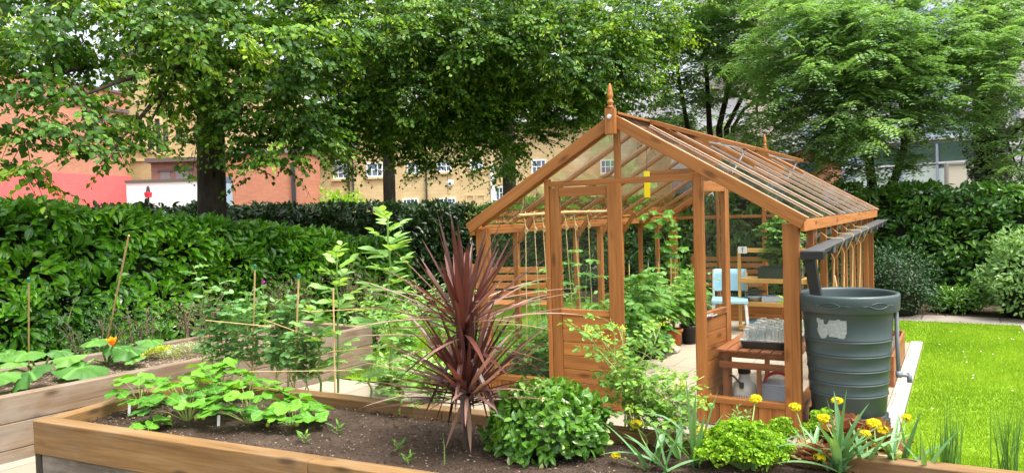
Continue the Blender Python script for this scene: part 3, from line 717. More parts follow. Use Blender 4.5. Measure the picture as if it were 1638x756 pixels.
def door_leaf(hinge, rot, w, wide):
    """stiles, rails; children: boards, pane, handle"""
    mb = MB(); z0, z1 = .02, 1.793; t0, t1 = -.02, .02
    ws = .085
    bx(mb, 0, ws, t0, t1, z0, z1); bx(mb, w - wide, w, t0, t1, z0, z1)
    bx(mb, ws, w - wide, t0, t1, z1 - .075, z1); bx(mb, ws, w - wide, t0, t1, .752, .800); bx(mb, ws, w - wide, t0, t1, z0, .09)
    d = mb.build('door', M_house, G, bevel=.003); d.location = (*hinge, 0); d.rotation_euler.z = rot
    mb = MB()
    n = 6; h = (.752 - .09) / n
    for k in range(n): bx(mb, ws + .001, w - wide - .001, -.010, .010, .091 + k * h, .091 + (k + 1) * h - .004)
    mb.build('boards', M_house, d, bevel=.004)
    mb = MB(); bx(mb, ws, w - wide, -.003, .003, .80, z1 - .075); mb.build('pane', M_glass, d)
    return d
d1 = door_leaf((.729, .034), 0.0, .605, .095)
mb = MB(); bx(mb, .525, .642, -.042, -.022, .02, 1.80); mb.build('cover_strip', M_house, d1, bevel=.003)
d2 = door_leaf((1.936, .05), R(83), .600, .085)
mb = MB(); bx(mb, .10, .22, -.032, -.021, .765, .788); mb.tube([(.12, -.032, .777), (.12, -.06, .777), (.21, -.062, .777)], .007, 6); mb.build('handle', M_metal, d2, bevel=.002)
# roof vents propped open, with white stays
for y0, y1 in ((.66, 1.88), (3.18, 4.40)):
    hz = Vector((RA + .045, 0, 2.335)); lo_ = Vector((1.955, 0, 2.135)); dv = (lo_ - hz).normalized()
    mb = MB()
    up = Vector((-dv.z, 0, dv.x))
    for y in (y0, y1): mb.bar(hz + Vector((0, y, 0)), lo_ + Vector((0, y, 0)), .04, .035, up=up)
    for q in (hz + dv * .02, lo_ - dv * .02): mb.bar(q + Vector((0, y0 + .02, 0)), q + Vector((0, y1 - .02, 0)), .045, .034, up=up)
    v = mb.build('roof_vent', M_house, G, bevel=.003)
    mb = MB(); mb.bar(hz + Vector((0, (y0 + y1) / 2, .006)), lo_ + Vector((0, (y0 + y1) / 2, .006)), y1 - y0 - .03, .004, up=up); mb.build('vent_pane', M_roofglass, v)
    for y in (y0 + .03, y1 - .03):
        mb = MB(); mb.bar((RA + .06, y, zr(RA + .06) + .02), (1.955, y, zr(1.955) + .02), .036, .05, up=(SL, 0, 1)); mb.build('vent_curb', M_house, v)
    ym = y1 - .35
    mb = MB(); mb.bar((1.90, ym, zr(1.9) + .03), (1.93, ym + .1, 2.125), .012, .01); mb.bar((1.62, ym, zr(1.62) + .05), (1.93, ym + .1, 2.12), .016, .012); mb.bar((1.66, ym - .06, zr(1.66) + .03), (2.02, ym - .02, zr(2.02) + .02), .014, .012)
    mb.build('vent_stay', M_alu, v)
# gutter with brackets, downpipe and twine ties
def gut(mb):
    g0, g1 = Vector((2.765, -.07, 1.262)), Vector((2.765, GL + .12, 1.352))
    mb.bar(g0, g1, .125, .008, shift=.019); mb.bar(g0, g1, .095, .022, shift=.003); mb.bar(g0, g1, .07, .02, shift=-.014)
    d = (g1 - g0)
    for k in range(1, 8): mb.bar(g0 + d * (k / 8 - .012), g0 + d * (k / 8 + .012), .112, .06, shift=-.012)
gq = gpart('gutter', M_gutter, gut, bevel=.004)
def dp(mb):
    mb.bar((2.735, -.01, 1.275), (2.79, -.0, .90), .07, .07, up=(0, 1, 0)); bx(mb, 2.69, 2.84, -.078, .04, 1.225, 1.282)
gpart('downpipe', M_black, dp, gq, .006)
rr = random.Random(4)
for k, y in enumerate((.95, 1.55, 2.15, 2.75)):
    mb = MB(); zt = 1.262 + .09 * (y / GL) + .045
    mb.tube([(2.672, y - .02, zt + .05), (2.72, y, zt + .004), (2.832, y, zt + .0), (2.838, y, zt - .02), (2.79, y + .02, zt - .13), (2.76, y + .03, zt - .17), (2.70, y + .05, zt - .04)], .004, 5)
    mb.tube([(2.76, y + .03, zt - .17), (2.755, y + .03, zt - .3), (2.75, y + .09, zt - .55), (2.745, y + .12, zt - .72)], .004, 5)
    mb.tube([(2.76, y + .03, zt - .17), (2.76, y + .0, zt - .33), (2.745, y - .02, zt - .7)], .004, 5)
    if k == 0: mb.tube([(2.76, y + .03, zt - .3), (2.77, y + .05, zt - .4), (2.77, y + .02, zt - .46)], .009, 5)
    mb.build('twine_tie', M_string, gq)

# ------------------------------------------------------------------ things in the greenhouse
def gthing(name, label, cat, a, b, z=0.008, rot=0.0, group=None):
    return thing(name, label, cat, gw(a, b, z), PHI + rot, group)
# cane under the roof and the twines that hang from it
t = gthing('bamboo_cane', 'pale bamboo cane slung lengthwise under the greenhouse roof above the tomatoes', 'cane', .40, 0.0, 1.585)
mb = MB(); mb.tube([(0, .06, -.01), (0.0, 1.0, .004), (.004, 2.05, .0)], .013, 8); mb.build('shaft', M_bamboo, t)
mb = MB()
for y in (.1, 1.9): mb.tube([(0, y, .012), (.02, y + .01, .06), (.03, y, .16)], .004, 5)
mb.build('tie', M_string, t)
TW = [(.18, -.05), (.34, .06), (.50, .08), (.74, .03), (.95, .10), (1.15, .06), (1.45, .02)]
for y, ln in TW:
    t = gthing('garden_twine', 'thin twine hanging from the bamboo cane down to a tomato plant', 'twine', .40, y, 1.575, 0, 'twines hanging from the bamboo cane')
    mb = MB(); mb.tube([(.014, 0, .01), (.0, .004, .03), (-.014, 0, .0), (-.002, .0, -.08), (.004, 0, -.12), (-.004, .004, -.17), (.0, ln * .3, -.5), (.01, ln, -1.15)], .0042, 5)
    mb.tube([(.0, 0, -.10), (.018, .01, -.13), (.004, 0, -.16), (-.012, .006, -.14), (.0, 0, -.11)], .005, 5)
    tag(t); mb.build('cord', M_string, t)
# yellow sticky trap
t = gthing('sticky_trap', 'bright yellow sticky fly trap hanging below the gable', 'fly trap', 1.47, .30, 1.795)
mb = MB(); mb.box((0, 0, .0), (.046, .004, .21), rz=.1); mb.build('card', M_yellow, t)
mb = MB(); mb.tube([(0, 0, .1), (.004, 0, .2), (.0, 0, .33)], .002, 4); mb.build('wire', M_black, t)
# slatted bench on the right
t = gthing('staging_bench', 'brown slatted potting bench behind the right front panes', 'bench', 2.30, 1.05)
mb = MB()
for k in range(7): mb.box((-.25 + k * .083, 0, .50), (.072, 1.62, .016))
mb.build('slat_top', M_bench, t, bevel=.003)
for sx in (-1, 1):
    for sy in (-1, 1):
        mb = MB(); mb.box((sx * .24, sy * .70, .245), (.042, .042, .49)); mb.build('leg', M_bench, t, bevel=.003)
mb = MB(); mb.box((0, -.725, .462), (.56, .02, .05)); mb.box((0, .725, .462), (.56, .02, .05)); mb.box((-.265, 0, .462), (.02, 1.42, .05)); mb.box((.265, 0, .462), (.02, 1.42, .05)); mb.build('apron', M_bench, t, bevel=.003)
mb = MB(); mb.box((0, -.757, .385), (.55, .02, .05)); mb.box((0.02, -.757, .18), (.034, .018, .36)); mb.build('lower_rail', M_bench, t, bevel=.003)
M_clear = glass('clear_lid', (.9, .93, .95), 1.5, .15, 1.6)
def propagator(label, a, b, rot):
    t = gthing('propagator', label, 'seed tray', a, b, .517, rot)
    mb = MB(); mb.add([(x * s, y * s2, z) for z, s, s2 in ((0, .92, .9), (.055, 1, 1)) for x, y in ((-.2, -.125), (.2, -.125), (.2, .125), (-.2, .125))], [(3, 2, 1, 0), (0, 1, 5, 4), (1, 2, 6, 5), (2, 3, 7, 6), (3, 0, 4, 7), (4, 5, 6, 7)]); mb.build('tray', M_black, t, bevel=.004)
    mb = MB()
    for z0, h, sx, sy in ((.058, .012, .205, .13),): mb.box((0, 0, z0 + h / 2), (sx * 2, sy * 2, h))
    mb.build('lid_rim', M_clear, t, bevel=.003)
    mb = MB(); nx, ny = 7, 4
    for i in range(nx):
        for j in range(ny):
            x0 = -.185 + .37 * i / nx; y0 = -.112 + .224 * j / ny; w, d = .37 / nx, .224 / ny; z0, z1 = .071, .145 + .012 * ((i + j) % 2)
            c = [(x0 + .001, y0 + .001, z0), (x0 + w - .001, y0 + .001, z0), (x0 + w - .001, y0 + d - .001, z0), (x0 + .001, y0 + d - .001, z0)]
            e = [(x0 + .006, y0 + .006, z1), (x0 + w - .006, y0 + .006, z1), (x0 + w - .006, y0 + d - .006, z1), (x0 + .006, y0 + d - .006, z1)]
            mb.add(c + e, [(0, 1, 5, 4), (1, 2, 6, 5), (2, 3, 7, 6), (3, 0, 4, 7), (4, 5, 6, 7)])
    mb.build('lid', M_clear, t)
propagator('clear lidded black seed tray at the front end of the potting bench', 2.37, .46, .06)
propagator('clear lidded seed tray farther back on the potting bench', 2.38, .80, -.05)
t = gthing('potted_plant', 'red pot with a bright green seedling at the back of the potting bench', 'pot plant', 2.36, 1.30, .517)
mb = MB(); mb.lathe([(0, 0), (.05, 0), (.062, .16), (.066, .16), (.066, .18), (.055, .18), (.05, .16), (0, .15)], 18); mb.build('pot', M_red, t, smooth=True)
rng = np.random.default_rng(3); az = rng.uniform(0, 6.28, 9)
mb = MB(); mb.leaves(([(0, 0, 0), (.35, -1, .05), (.75, -.7, .02), (1, 0, -.1), (.75, .7, .02), (.35, 1, .05)], [(0, 3, 2, 1), (0, 5, 4, 3)]), np.stack([np.cos(az) * .02, np.sin(az) * .02, rng.uniform(.18, .26, 9)], 1), np.stack([np.cos(az), np.sin(az), rng.uniform(-.2, .6, 9)], 1), [(0, 0, 1)] * 9, .11, .06, rng.uniform(0, 1, 9)); mb.build('foliage', L_parsley, t)
# sprayer and grey box under the bench
t = gthing('pressure_sprayer', 'milky white pressure sprayer bottle with a black hose under the bench', 'sprayer', 2.17, .46)
mb = MB(); mb.lathe([(0, 0), (.085, 0), (.092, .012), (.092, .17), (.084, .205), (.052, .24), (.042, .25), (.042, .30), (0, .30)], 22); mb.build('bottle', M_offwhite, t, smooth=True)
mb = MB(); mb.lathe([(0, .29), (.048, .292), (.05, .325), (.03, .335), (.018, .37), (0, .372)], 16); mb.build('cap', M_black, t, smooth=True)
mb = MB(); mb.tube([(.0, -.09, .215), (-.02, -.11, .25), (-.06, -.10, .285), (-.12, -.06, .27), (-.16, 0, .18), (-.15, .05, .05)], .008, 6); mb.lathe([(0, .19), (.018, .195), (.018, .235), (0, .24)], 8, (0, -.092, 0)); mb.build('hose', M_black, t)
mb = MB()
for i in range(5): mb.box((-.036 + i * .018, -.0935, .10), (.009, .003, .075))
mb.box((0, -.0938, .055), (.085, .003, .006)); mb.build('printed_label', plain('faded_print', (.35, .35, .38), .6, .3, .2), t)
t = gthing('tool_box', 'pale grey plastic box with a curved red handle under the bench', 'box', 2.43, .46)
mb = MB(); mb.box((0, 0, .115), (.24, .20, .23)); mb.box((0, 0, .235), (.25, .21, .016)); mb.build('body', M_greybox, t, bevel=.008)
mb = MB(); mb.tube([(-.1, -.02, .24)] + [(-.1 * math.cos(a), -.02, .245 + .075 * math.sin(a)) for a in np.linspace(.2, PI - .2, 9)] + [(.1, -.02, .24)], .013, 8); mb.build('handle', M_red, t, smooth=True)

# pine shelf unit at the far end with what stands on it
t = gthing('shelf_unit', 'yellow pine shelf unit at the far end of the greenhouse', 'shelf', 1.66, 4.36)
for sx in (-1, 1):
    for sy in (-1, 1):
        mb = MB(); mb.box((sx * .46, sy * .165, .53 if sy < 0 else .36), (.036, .036, 1.06 if sy < 0 else .72)); mb.build('upright', M_pine, t, bevel=.003)
for z in (.665, .37, .07):
    mb = MB()
    for k in range(4): mb.box((0, -.135 + k * .09, z), (.884, .075, .016))
    mb.box((0, -.186, z - .018), (.956, .018, .055)); mb.build('shelf', M_pine, t, bevel=.003)
mb = MB(); mb.box((0, -.165, 1.03), (.884, .022, .05)); mb.build('top_rail', M_pine, t, bevel=.003)
ob = gthing('plant_card', 'small white card with one dark stroke fixed on the corner of the pine shelf', 'card', 1.255, 4.164, 1.045)
mb = MB(); mb.box((0, -.014, 0), (.11, .006, .085)); mb.build('card', M_white, ob)
mb = MB(); mb.box((0, -.019, .0), (.008, .003, .06)); mb.box((0, -.0192, .018), (.03, .003, .006)); mb.build('printed_mark', M_pipe if False else M_black, ob)
SH_A, SH_B = 1.66, 4.30
t = gthing('planter_trough', 'long black trough of leafy tomato seedlings on top of the pine shelf', 'planter', 1.68, 4.33, .675)
mb = MB(); mb.box((0, 0, .065), (.52, .2, .13)); mb.box((0, 0, .135), (.545, .22, .016)); mb.box((0, 0, .146), (.5, .18, .01)); mb.build('trough', plain('dark_green_plastic', (.03, .05, .04), .5, .4, .1), t, bevel=.006)
trough = t
t = gthing('seed_trays', 'pale blue shallow tray on the lowest pine shelf', 'tray', 1.42, 4.30, .08); t.name = 'shallow_tray'
mb = MB(); mb.box((0, 0, .012), (.3, .22, .024)); [mb.box(c, s) for c, s in (((0, -.112, .03), (.31, .008, .06)), ((0, .112, .03), (.31, .008, .06)), ((-.151, 0, .03), (.008, .216, .06)), ((.151, 0, .03), (.008, .216, .06)))]; mb.build('shell', plain('dull_blue', (.16, .30, .40), .5, .4, .1), t, bevel=.003)
t = gthing('punnet', 'white plastic punnet on the middle pine shelf', 'punnet', 1.62, 4.28, .38)
mb = MB(); mb.box((0, 0, .006), (.28, .16, .012)); [mb.box((0, y, .04), (.3, .006, .08)) for y in (-.083, .083)]; [mb.box((x, 0, .04), (.006, .16, .08)) for x in (-.148, .148)]; [mb.box((-.1 + k * .05, -.087, .04), (.028, .003, .03)) for k in range(5)]; mb.build('shell', M_greybox, t)
t = gthing('plastic_bowl', 'grey plastic bowl with a dark saucer on the middle pine shelf', 'bowl', 1.36, 4.28, .38)
mb = MB(); mb.lathe([(0, .002), (.07, 0), (.10, .08), (.105, .08), (.095, .06), (.06, .015), (0, .012)], 20); mb.build('bowl', M_greybox, t, smooth=True)
mb = MB(); mb.lathe([(0, .10), (.05, .09), (.15, .13), (.155, .135), (.06, .105), (0, .11)], 20); mb.build('saucer', M_buttbase, t, smooth=True)
# blue chair
def chair(label, a, b, rot):
    t = gthing('plastic_chair', label, 'chair', a, b, .008, rot)
    mb = MB(); mb.box((0, 0, .415), (.44, .42, .022)); mb.box((0, -.2, .40), (.44, .02, .04)); mb.build('seat', M_blue, t, bevel=.012)
    mb = MB(); n = 8
    for i in range(n):
        x = -.2 + .4 * i / (n - 1); 
    mb.add([(x, .20 + .03 * (1 - (x / .2) ** 2) + (z - .5) * .16 + dy, z) for dy in (0, .016) for z in (.50, .60, .70, .78) for x in np.linspace(-.21, .21, 9)],
           [(j * 9 + i, j * 9 + i + 1, (j + 1) * 9 + i + 1, (j + 1) * 9 + i) for j in range(3) for i in range(8)] + [(36 + (j + 1) * 9 + i, 36 + (j + 1) * 9 + i + 1, 36 + j * 9 + i + 1, 36 + j * 9 + i) for j in range(3) for i in range(8)] + [(27 + i, 28 + i, 64 + i, 63 + i) for i in range(8)])
    mb.build('backrest', M_blue, t, smooth=True)
    mb = MB()
    for sx in (-1, 1): mb.tube([(sx * .2, .19, .41), (sx * .205, .215, .55), (sx * .20, .245, .78)], .014, 6)
    mb.build('back_frame', plain('pale_frame', (.62, .64, .62), .4, .4, .05) if 'pale_frame' not in bpy.data.materials else bpy.data.materials['pale_frame'], t)
    for sx in (-1, 1):
        for sy in (-1, 1):
            mb = MB(); mb.bar((sx * .19, sy * .18, .405), (sx * .22, sy * .22, 0), .035, .035); mb.build('leg', bpy.data.materials['pale_frame'], t, bevel=.004)
    return t
chair('pale blue plastic chair between the open door and the pine shelf', 1.10, 4.08, .25)

# ------------------------------------------------------------------ water butt
BC = Vector((2.300, 5.110, 0))
t = thing('water_butt', 'dark green ribbed water butt with a torn white label under the gutter', 'water butt', BC)
prof = [(.0, .165), (.228, .165), (.236, .17)]
def body_r(z): return .236 + (z - .17) * .078
zz = .17
ribs = [.31, .39, .48, .58, .68]
for z in ribs:
    prof += [(body_r(z - .014), z - .014), (body_r(z) + .006, z - .009), (body_r(z) + .007, z - .003), (body_r(z) - .001, z), (body_r(z) - .001, z + .003), (body_r(z) + .004, z + .006), (body_r(z) + .004, z + .009), (body_r(z + .014), z + .014)]
prof += [(body_r(.80), .80), (body_r(.86), .86), (.318, .868), (.326, .876), (.330, .97), (.326, .982), (.314, .986), (.302, .98), (.300, .965), (.278, .84), (.27, .70), (0, .70)]
mb = MB(); mb.lathe(prof, 64); mb.build('barrel', M_butt, t, smooth=True)
mb = MB(); mb.lathe([(0, .80), (.279, .80)], 40); mb.build('water', plain('dark_water', (.01, .014, .016), .04, .6, .1), t)
mb = MB(); mb.lathe([(0, .0), (.262, .0), (.252, .03), (.240, .15), (.244, .163), (0, .163)], 40); st = mb.build('stand', M_buttbase, t, smooth=True)
for k in range(8):
    a = 2 * PI * k / 8; mb = MB(); mb.box((math.cos(a) * .248, math.sin(a) * .248, .075), (.03, .07, .15), rz=a); mb.build('stand_rib', M_buttbase, st, bevel=.004)
A0 = math.atan2(-5.11, -2.30)
mb = MB()                                     # raised eye shape moulded in the rim
for off in (-.33, .62):
    top_ = []; bot_ = []
    for q in np.linspace(-1, 1, 11):
        a = A0 + off + q * .21; r = .3325; w = .020 * (1 - q * q)
        top_.append((r * math.cos(a), r * math.sin(a), .925 + w)); bot_.append((r * math.cos(a), r * math.sin(a), .925 - w))
    mb.tube(top_, .0025, 5); mb.tube(bot_, .0035, 5)
    for sgn in (-1, 1):
        mb.tube([(.333 * math.cos(A0 + off + sgn * q), .333 * math.sin(A0 + off + sgn * q), .925) for q in (.21, .3, .4)], [.003, .0025, .001], 5)
mb.build('rim_moulding', M_butt, t, smooth=True)
mb = MB(); na, nz2 = 26, 18; rr = random.Random(2); c0 = A0 - .36
def inside(x, y):                             # torn outline of the old label, x and y in -1..1
    if y > .92 - .05 * math.sin(9 * x) or x < -.97 + .06 * math.sin(5 * y) + .12 * max(0, -y) or x > .97 - .25 * max(0, -y - .4): return False
    if y < -.88 + .1 * math.sin(3.5 * x + 1) + (.25 if -.32 < x < -.12 else 0): return False
    if y > .45 and -.42 + (y - .45) * -.15 < x < -.08 - (.9 - y) * .35: return False
    return True
for i in range(na):
    for j in range(nz2):
        x = -1 + 2 * (i + .5) / na; y = -1 + 2 * (j + .5) / nz2
        if not inside(x, y): continue
        q = []
        for di, dj in ((0, 0), (1, 0), (1, 1), (0, 1)):
            aa = c0 + .345 * (-1 + 2 * (i + di) / na); z = .765 + .068 * (-1 + 2 * (j + dj) / nz2); r = body_r(z) + .003
            q.append((r * math.cos(aa), r * math.sin(aa), z))
        mb.add(q, [(0, 1, 2, 3)])
mb.build('torn_label', M_paint, t)
def bl(u, v, d): return tuple(at(u, v, d) - BC)
mb = MB(); mb.tube([bl(1431, 476, 5.02), bl(1433.5, 490, 5.0), bl(1435, 540, 4.99), bl(1437.5, 597, 4.98)], .0135, 10)
mb.tube([bl(1437.5, 593, 4.98), bl(1437.5, 603, 4.98)], .019, 10); mb.tube([bl(1436, 599, 4.98), bl(1456, 599.5, 4.97)], .014, 10)
mb.tube([bl(1455, 596, 4.97), bl(1455, 611, 4.97)], .0165, 10); mb.build('overflow_pipe', M_pipe, t, smooth=True)
mb = MB(); mb.box(bl(1432, 480, 5.0), (.012, .012, .05), rz=.4); mb.build('pipe_clip', M_white, t)

# planter box beyond the butt
t = gthing('planter_box', 'low brown timber planter box on the paved strip behind the water butt', 'planter', 2.93, 2.45, .004)
mb = MB()
for (c, s) in (((0, -.72, .135), (.38, .02, .27)), ((0, .72, .135), (.38, .02, .27)), ((-.18, 0, .135), (.02, 1.42, .27)), ((.18, 0, .135), (.02, 1.42, .27))): mb.box(c, s)
mb.build('box', M_bench, t, bevel=.004)
mb = MB(); mb.box((0, 0, .20), (.34, 1.42, .03)); mb.build('soil', M_mulch, t)

# garden benches outdoors behind the glass
def garden_bench(label, pos, rot):
    t = thing('garden_bench', label, 'bench', pos, rot, 'garden benches behind the greenhouse')
    for k in range(4):
        mb = MB(); mb.box((0, .24 + k * .012, .52 + k * .105), (1.3, .022, .075)); mb.build('back_slat', M_house, t, bevel=.003)
    mb = MB()
    for k in range(4): mb.box((0, -.2 + k * .115, .43), (1.3, .095, .022))
    mb.build('seat', M_house, t, bevel=.003)
    for sx in (-1, 1):
        mb = MB(); mb.box((sx * .6, -.2, .21), (.06, .06, .42)); mb.build('leg', M_house, t, bevel=.003)
        mb = MB(); mb.bar((sx * .6, .23, 0), (sx * .6, .30, .92), .06, .06); mb.build('leg', M_house, t, bevel=.003)
p = at(818, 480, 9.7); garden_bench('slatted wooden garden bench outside the left glass wall', (p.x, p.y, 0), -.25)
p = at(1160, 430, 12.3); garden_bench('slatted wooden garden bench beyond the far glass wall', (p.x, p.y, -.12), PHI + .04)
# ================================================================== RAISED BEDS
def wb(mb, name, m, parent, **k):
    o = mb.build(name, m, parent, shift=parent.location, **k); o.matrix_parent_inverse = Matrix.Rotation(-parent.rotation_euler.z, 4, 'Z'); return o
def V2(x, y, z=0.0): return Vector((x, y, z))
ZT = .45
def snoise(x, y):
    return .5 * math.sin(5.1 * x + 1.7 * math.sin(3.3 * y)) + .35 * math.sin(9.3 * y + 2.1 * math.sin(6.1 * x)) + .3 * math.sin(17 * x + 11 * y) + .2 * math.sin(31 * y - 23 * x)
def soil_grid(mb, c00, c10, c11, c01, z, nu, nv, amp):
    vs_ = []
    for j in range(nv + 1):
        for i in range(nu + 1):
            a, b = i / nu, j / nv
            p = c00 * (1 - a) * (1 - b) + c10 * a * (1 - b) + c11 * a * b + c01 * (1 - a) * b
            e = min(1, 8 * min(a, 1 - a, b, 1 - b))
            vs_.append((p.x, p.y, z + amp * (snoise(p.x, p.y) + random.uniform(-.5, .5)) + .02 * e))
    mb.add(vs_, [(j * (nu + 1) + i, j * (nu + 1) + i + 1, (j + 1) * (nu + 1) + i + 1, (j + 1) * (nu + 1) + i) for j in range(nv) for i in range(nu)])
def crumbs(name, m, parent, c00, c10, c11, c01, z, n, smin, smax, seed):
    rng = np.random.default_rng(seed); mb = MB()
    oc = np.array([(1, 0, 0), (-1, 0, 0), (0, 1, 0), (0, -1, 0), (0, 0, 1), (0, 0, -1)], np.float32)
    F = np.array([(0, 2, 4), (2, 1, 4), (1, 3, 4), (3, 0, 4), (2, 0, 5), (1, 2, 5), (3, 1, 5), (0, 3, 5)], np.int32)
    a = rng.uniform(.02, .98, n); b = rng.uniform(.03, .97, n)
    c = [np.array(q) for q in (c00, c10, c11, c01)]
    P = c[0] * ((1 - a) * (1 - b))[:, None] + c[1] * (a * (1 - b))[:, None] + c[2] * (a * b)[:, None] + c[3] * ((1 - a) * b)[:, None]
    zz_ = np.array([snoise(x, y) for x, y in P[:, :2]])
    P[:, 2] = z + .018 + .006 * zz_
    S = rng.uniform(smin, smax, (n, 1, 1)) * rng.uniform(.5, 1.2, (n, 1, 3)) * (1 + rng.uniform(-.35, .35, (n, 6, 1)))
    ang = rng.uniform(0, 6.28, n); ca, sa = np.cos(ang)[:, None], np.sin(ang)[:, None]
    Q = oc[None] * S; X = Q[..., 0] * ca - Q[..., 1] * sa; Y = Q[..., 0] * sa + Q[..., 1] * ca
    Vv = np.stack([X, Y, Q[..., 2] * .7], -1) + P[:, None]
    mb.add(Vv.reshape(-1, 3), (F[None] + (np.arange(n) * 6)[:, None, None]).reshape(-1, 3).astype(np.int32), None, np.repeat(rng.uniform(0, 1, n), 6))
    o = wb(mb, name, m, parent); return tag(o, kind='stuff')
def sleeper(name, parent, p0, p1, z0, z1, th, m, side=1, parts=1, bevel=.006):
    """a plank standing on edge between two ground points, its thickness laid to one side"""
    d = (p1 - p0).normalized(); nn = Vector((-d.y, d.x, 0)) * side
    for k in range(parts):
        a = p0 + (p1 - p0) * (k / parts) + d * (.0015 if k else 0); b = p0 + (p1 - p0) * ((k + 1) / parts)
        mb = MB(); mb.bar(a + nn * th / 2 + V2(0, 0, (z0 + z1) / 2), b + nn * th / 2 + V2(0, 0, (z0 + z1) / 2), th, z1 - z0)
        wb(mb, name, m, parent, bevel=bevel)
# near bed
A = V2(-2.89, 4.39); fd = V2(math.cos(-.4468), math.sin(-.4468)); bd_ = V2(math.cos(-.490), math.sin(-.490))
Bk0 = V2(-2.43, 5.515)
bed = thing('raised_bed', 'near raised bed of new orange sleepers holding dark soil and the burgundy palm', 'raised bed', A)
J = A + fd * 2.09
sleeper('sleeper', bed, A, J, .25, ZT, .10, M_new); sleeper('sleeper', bed, J + fd * .003, A + fd * 4.5, .25, ZT, .10, M_new)
nn = V2(-fd.y, fd.x)
sleeper('sleeper', bed, A + fd * .052 + nn * .012, A + fd * 4.5 + nn * .012, .07, .247, .09, M_grey, parts=3); sleeper('sleeper', bed, A + fd * .052 + nn * .014, A + fd * 4.5 + nn * .014, -.02, .067, .09, M_grey, parts=2)
mb = MB(); mb.bar(A + fd * .024 + nn * .03, A + fd * .024 + nn * .03 + V2(0, 0, .249), .05, .05, up=fd); wb(mb, 'corner_post', M_darkpost, bed, bevel=.004)
ld = (Bk0 - A).normalized()
sleeper('sleeper', bed, A + nn * .102, Bk0, .25, ZT - .003, .10, M_new, side=-1)
sleeper('sleeper', bed, A + nn * .102, Bk0, .0, .247, .09, M_old, side=-1)
bk = Bk0 - ld * .10
sleeper('sleeper', bed, Bk0, Bk0 + bd_ * 2.3, .25, ZT, .10, M_new, side=-1); sleeper('sleeper', bed, Bk0 + bd_ * 2.303, Bk0 + bd_ * 5.6, .25, ZT, .10, M_new, side=-1)
sleeper('sleeper', bed, Bk0, Bk0 + bd_ * 5.6, 0, .247, .10, M_old, side=-1, parts=3)
c00, c10, c11, c01 = A + fd * .05 + nn * .05, A + fd * 4.5 + nn * .05, Bk0 + bd_ * 5.5 - V2(.0, .05), Bk0 + bd_ * .05 - ld * .05
ZS = .375
mb = MB(); soil_grid(mb, c00, c10, c11, c01, ZS, 150, 46, .007); wb(mb, 'soil', M_soil, bed, smooth=True)
crumbs('soil_crumbs', M_crumb, bed, c00, c10, c11, c01, ZS, 9000, .003, .011, 5)
crumbs('mulch_chips', M_chip, bed, c00, c10, c11, c01, ZS + .004, 900, .003, .008, 8)
crumbs('soil_clods', M_crumb, bed, c00, c10, c11, c01, ZS + .002, 700, .010, .022, 18)
ZS += .018
# left bed
E0, E1 = V2(-3.50, 4.99), V2(-1.50, 7.78)
ed = (E1 - E0).normalized(); en = V2(-ed.y, ed.x); E0 = E0 - ed * 1.2; EL = (E1 - E0).length; EW = 1.22
lbed = thing('raised_bed', 'weathered raised bed of stacked old sleepers with squash plants along the hedge', 'raised bed', E0)
sleeper('sleeper', lbed, E0, E0 + ed * (EL * .62), .265, ZT, .10, M_old); sleeper('sleeper', lbed, E0 + ed * (EL * .62 + .003), E1, .265, ZT + .002, .10, M_old)
sleeper('sleeper', lbed, E0, E0 + ed * (EL * .80), .082, .262, .10, M_old); sleeper('sleeper', lbed, E0 + ed * (EL * .80 + .003), E1, .082, .262, .098, M_old)
sleeper('sleeper', lbed, E0, E1, -.02, .079, .10, M_old)
for z0, z1 in ((.265, ZT - .001), (.082, .262), (-.02, .079)): sleeper('sleeper', lbed, E1 + en * .102, E1 + en * EW, z0, z1, .10, M_old, side=1)
sleeper('sleeper', lbed, E0 + en * (EW - .1), E1 + en * (EW - .1), .2, ZT, .10, M_old)
c00, c10, c11, c01 = E0 + en * .05, E1 + en * .05 - ed * .05, E1 + en * (EW - .05) - ed * .05, E0 + en * (EW - .05)
mb = MB(); soil_grid(mb, c00, c10, c11, c01, .385, 90, 24, .008); wb(mb, 'soil', M_mulch, lbed, smooth=True)
crumbs('mulch_chips', M_chip, lbed, c00, c10, c11, c01, .39, 4000, .004, .014, 15)
ZL = .405

# ================================================================== PLANT BUILDERS
def T6(a=.35, b=.75, wa=1, wb_=.7, fold=.07, droop=.1):
    return ([(0, 0, 0), (a, -wa, fold), (b, -wb_, fold * .4 - droop * .5), (1, 0, -droop), (b, wb_, fold * .4 - droop * .5), (a, wa, fold)], [(0, 3, 2, 1), (0, 5, 4, 3)])
def TG(nt=5, fold=.06, droop=.15, peak=.45, pw=1.0, wave=0.0):
    pts = []; f = []
    for i in range(nt + 1):
        t = i / nt; w = math.sin(PI * (t ** (math.log(.5) / math.log(peak)))) ** pw if 0 < t < 1 else .02
        wv = wave * (1 if i % 2 else -1)
        for s in (-1, 0, 1): pts.append((t, s * w, (fold * abs(s) * w) - droop * t * t + wv * abs(s)))
    for i in range(nt):
        for s in range(2): f.append((i * 3 + s, i * 3 + s + 1, (i + 1) * 3 + s + 1, (i + 1) * 3 + s))
    return pts, f
HEART = T6(.14, .60, .95, .85, .05, .12); OVAL = T6(.32, .72, .95, .8, .06, .1); LANCE = T6(.3, .7, 1, .7, .05, .15); QUAD = ([(0, 0, 0), (.45, -1, .03), (1, 0, -.05), (.45, 1, .03)], [(0, 3, 2, 1)])
LAUR = TG(4, .10, .14, .55, .8); OVG = TG(4, .07, .16, .45, .8)
def unit(v): return v / (np.linalg.norm(v, axis=-1, keepdims=True) + 1e-9)
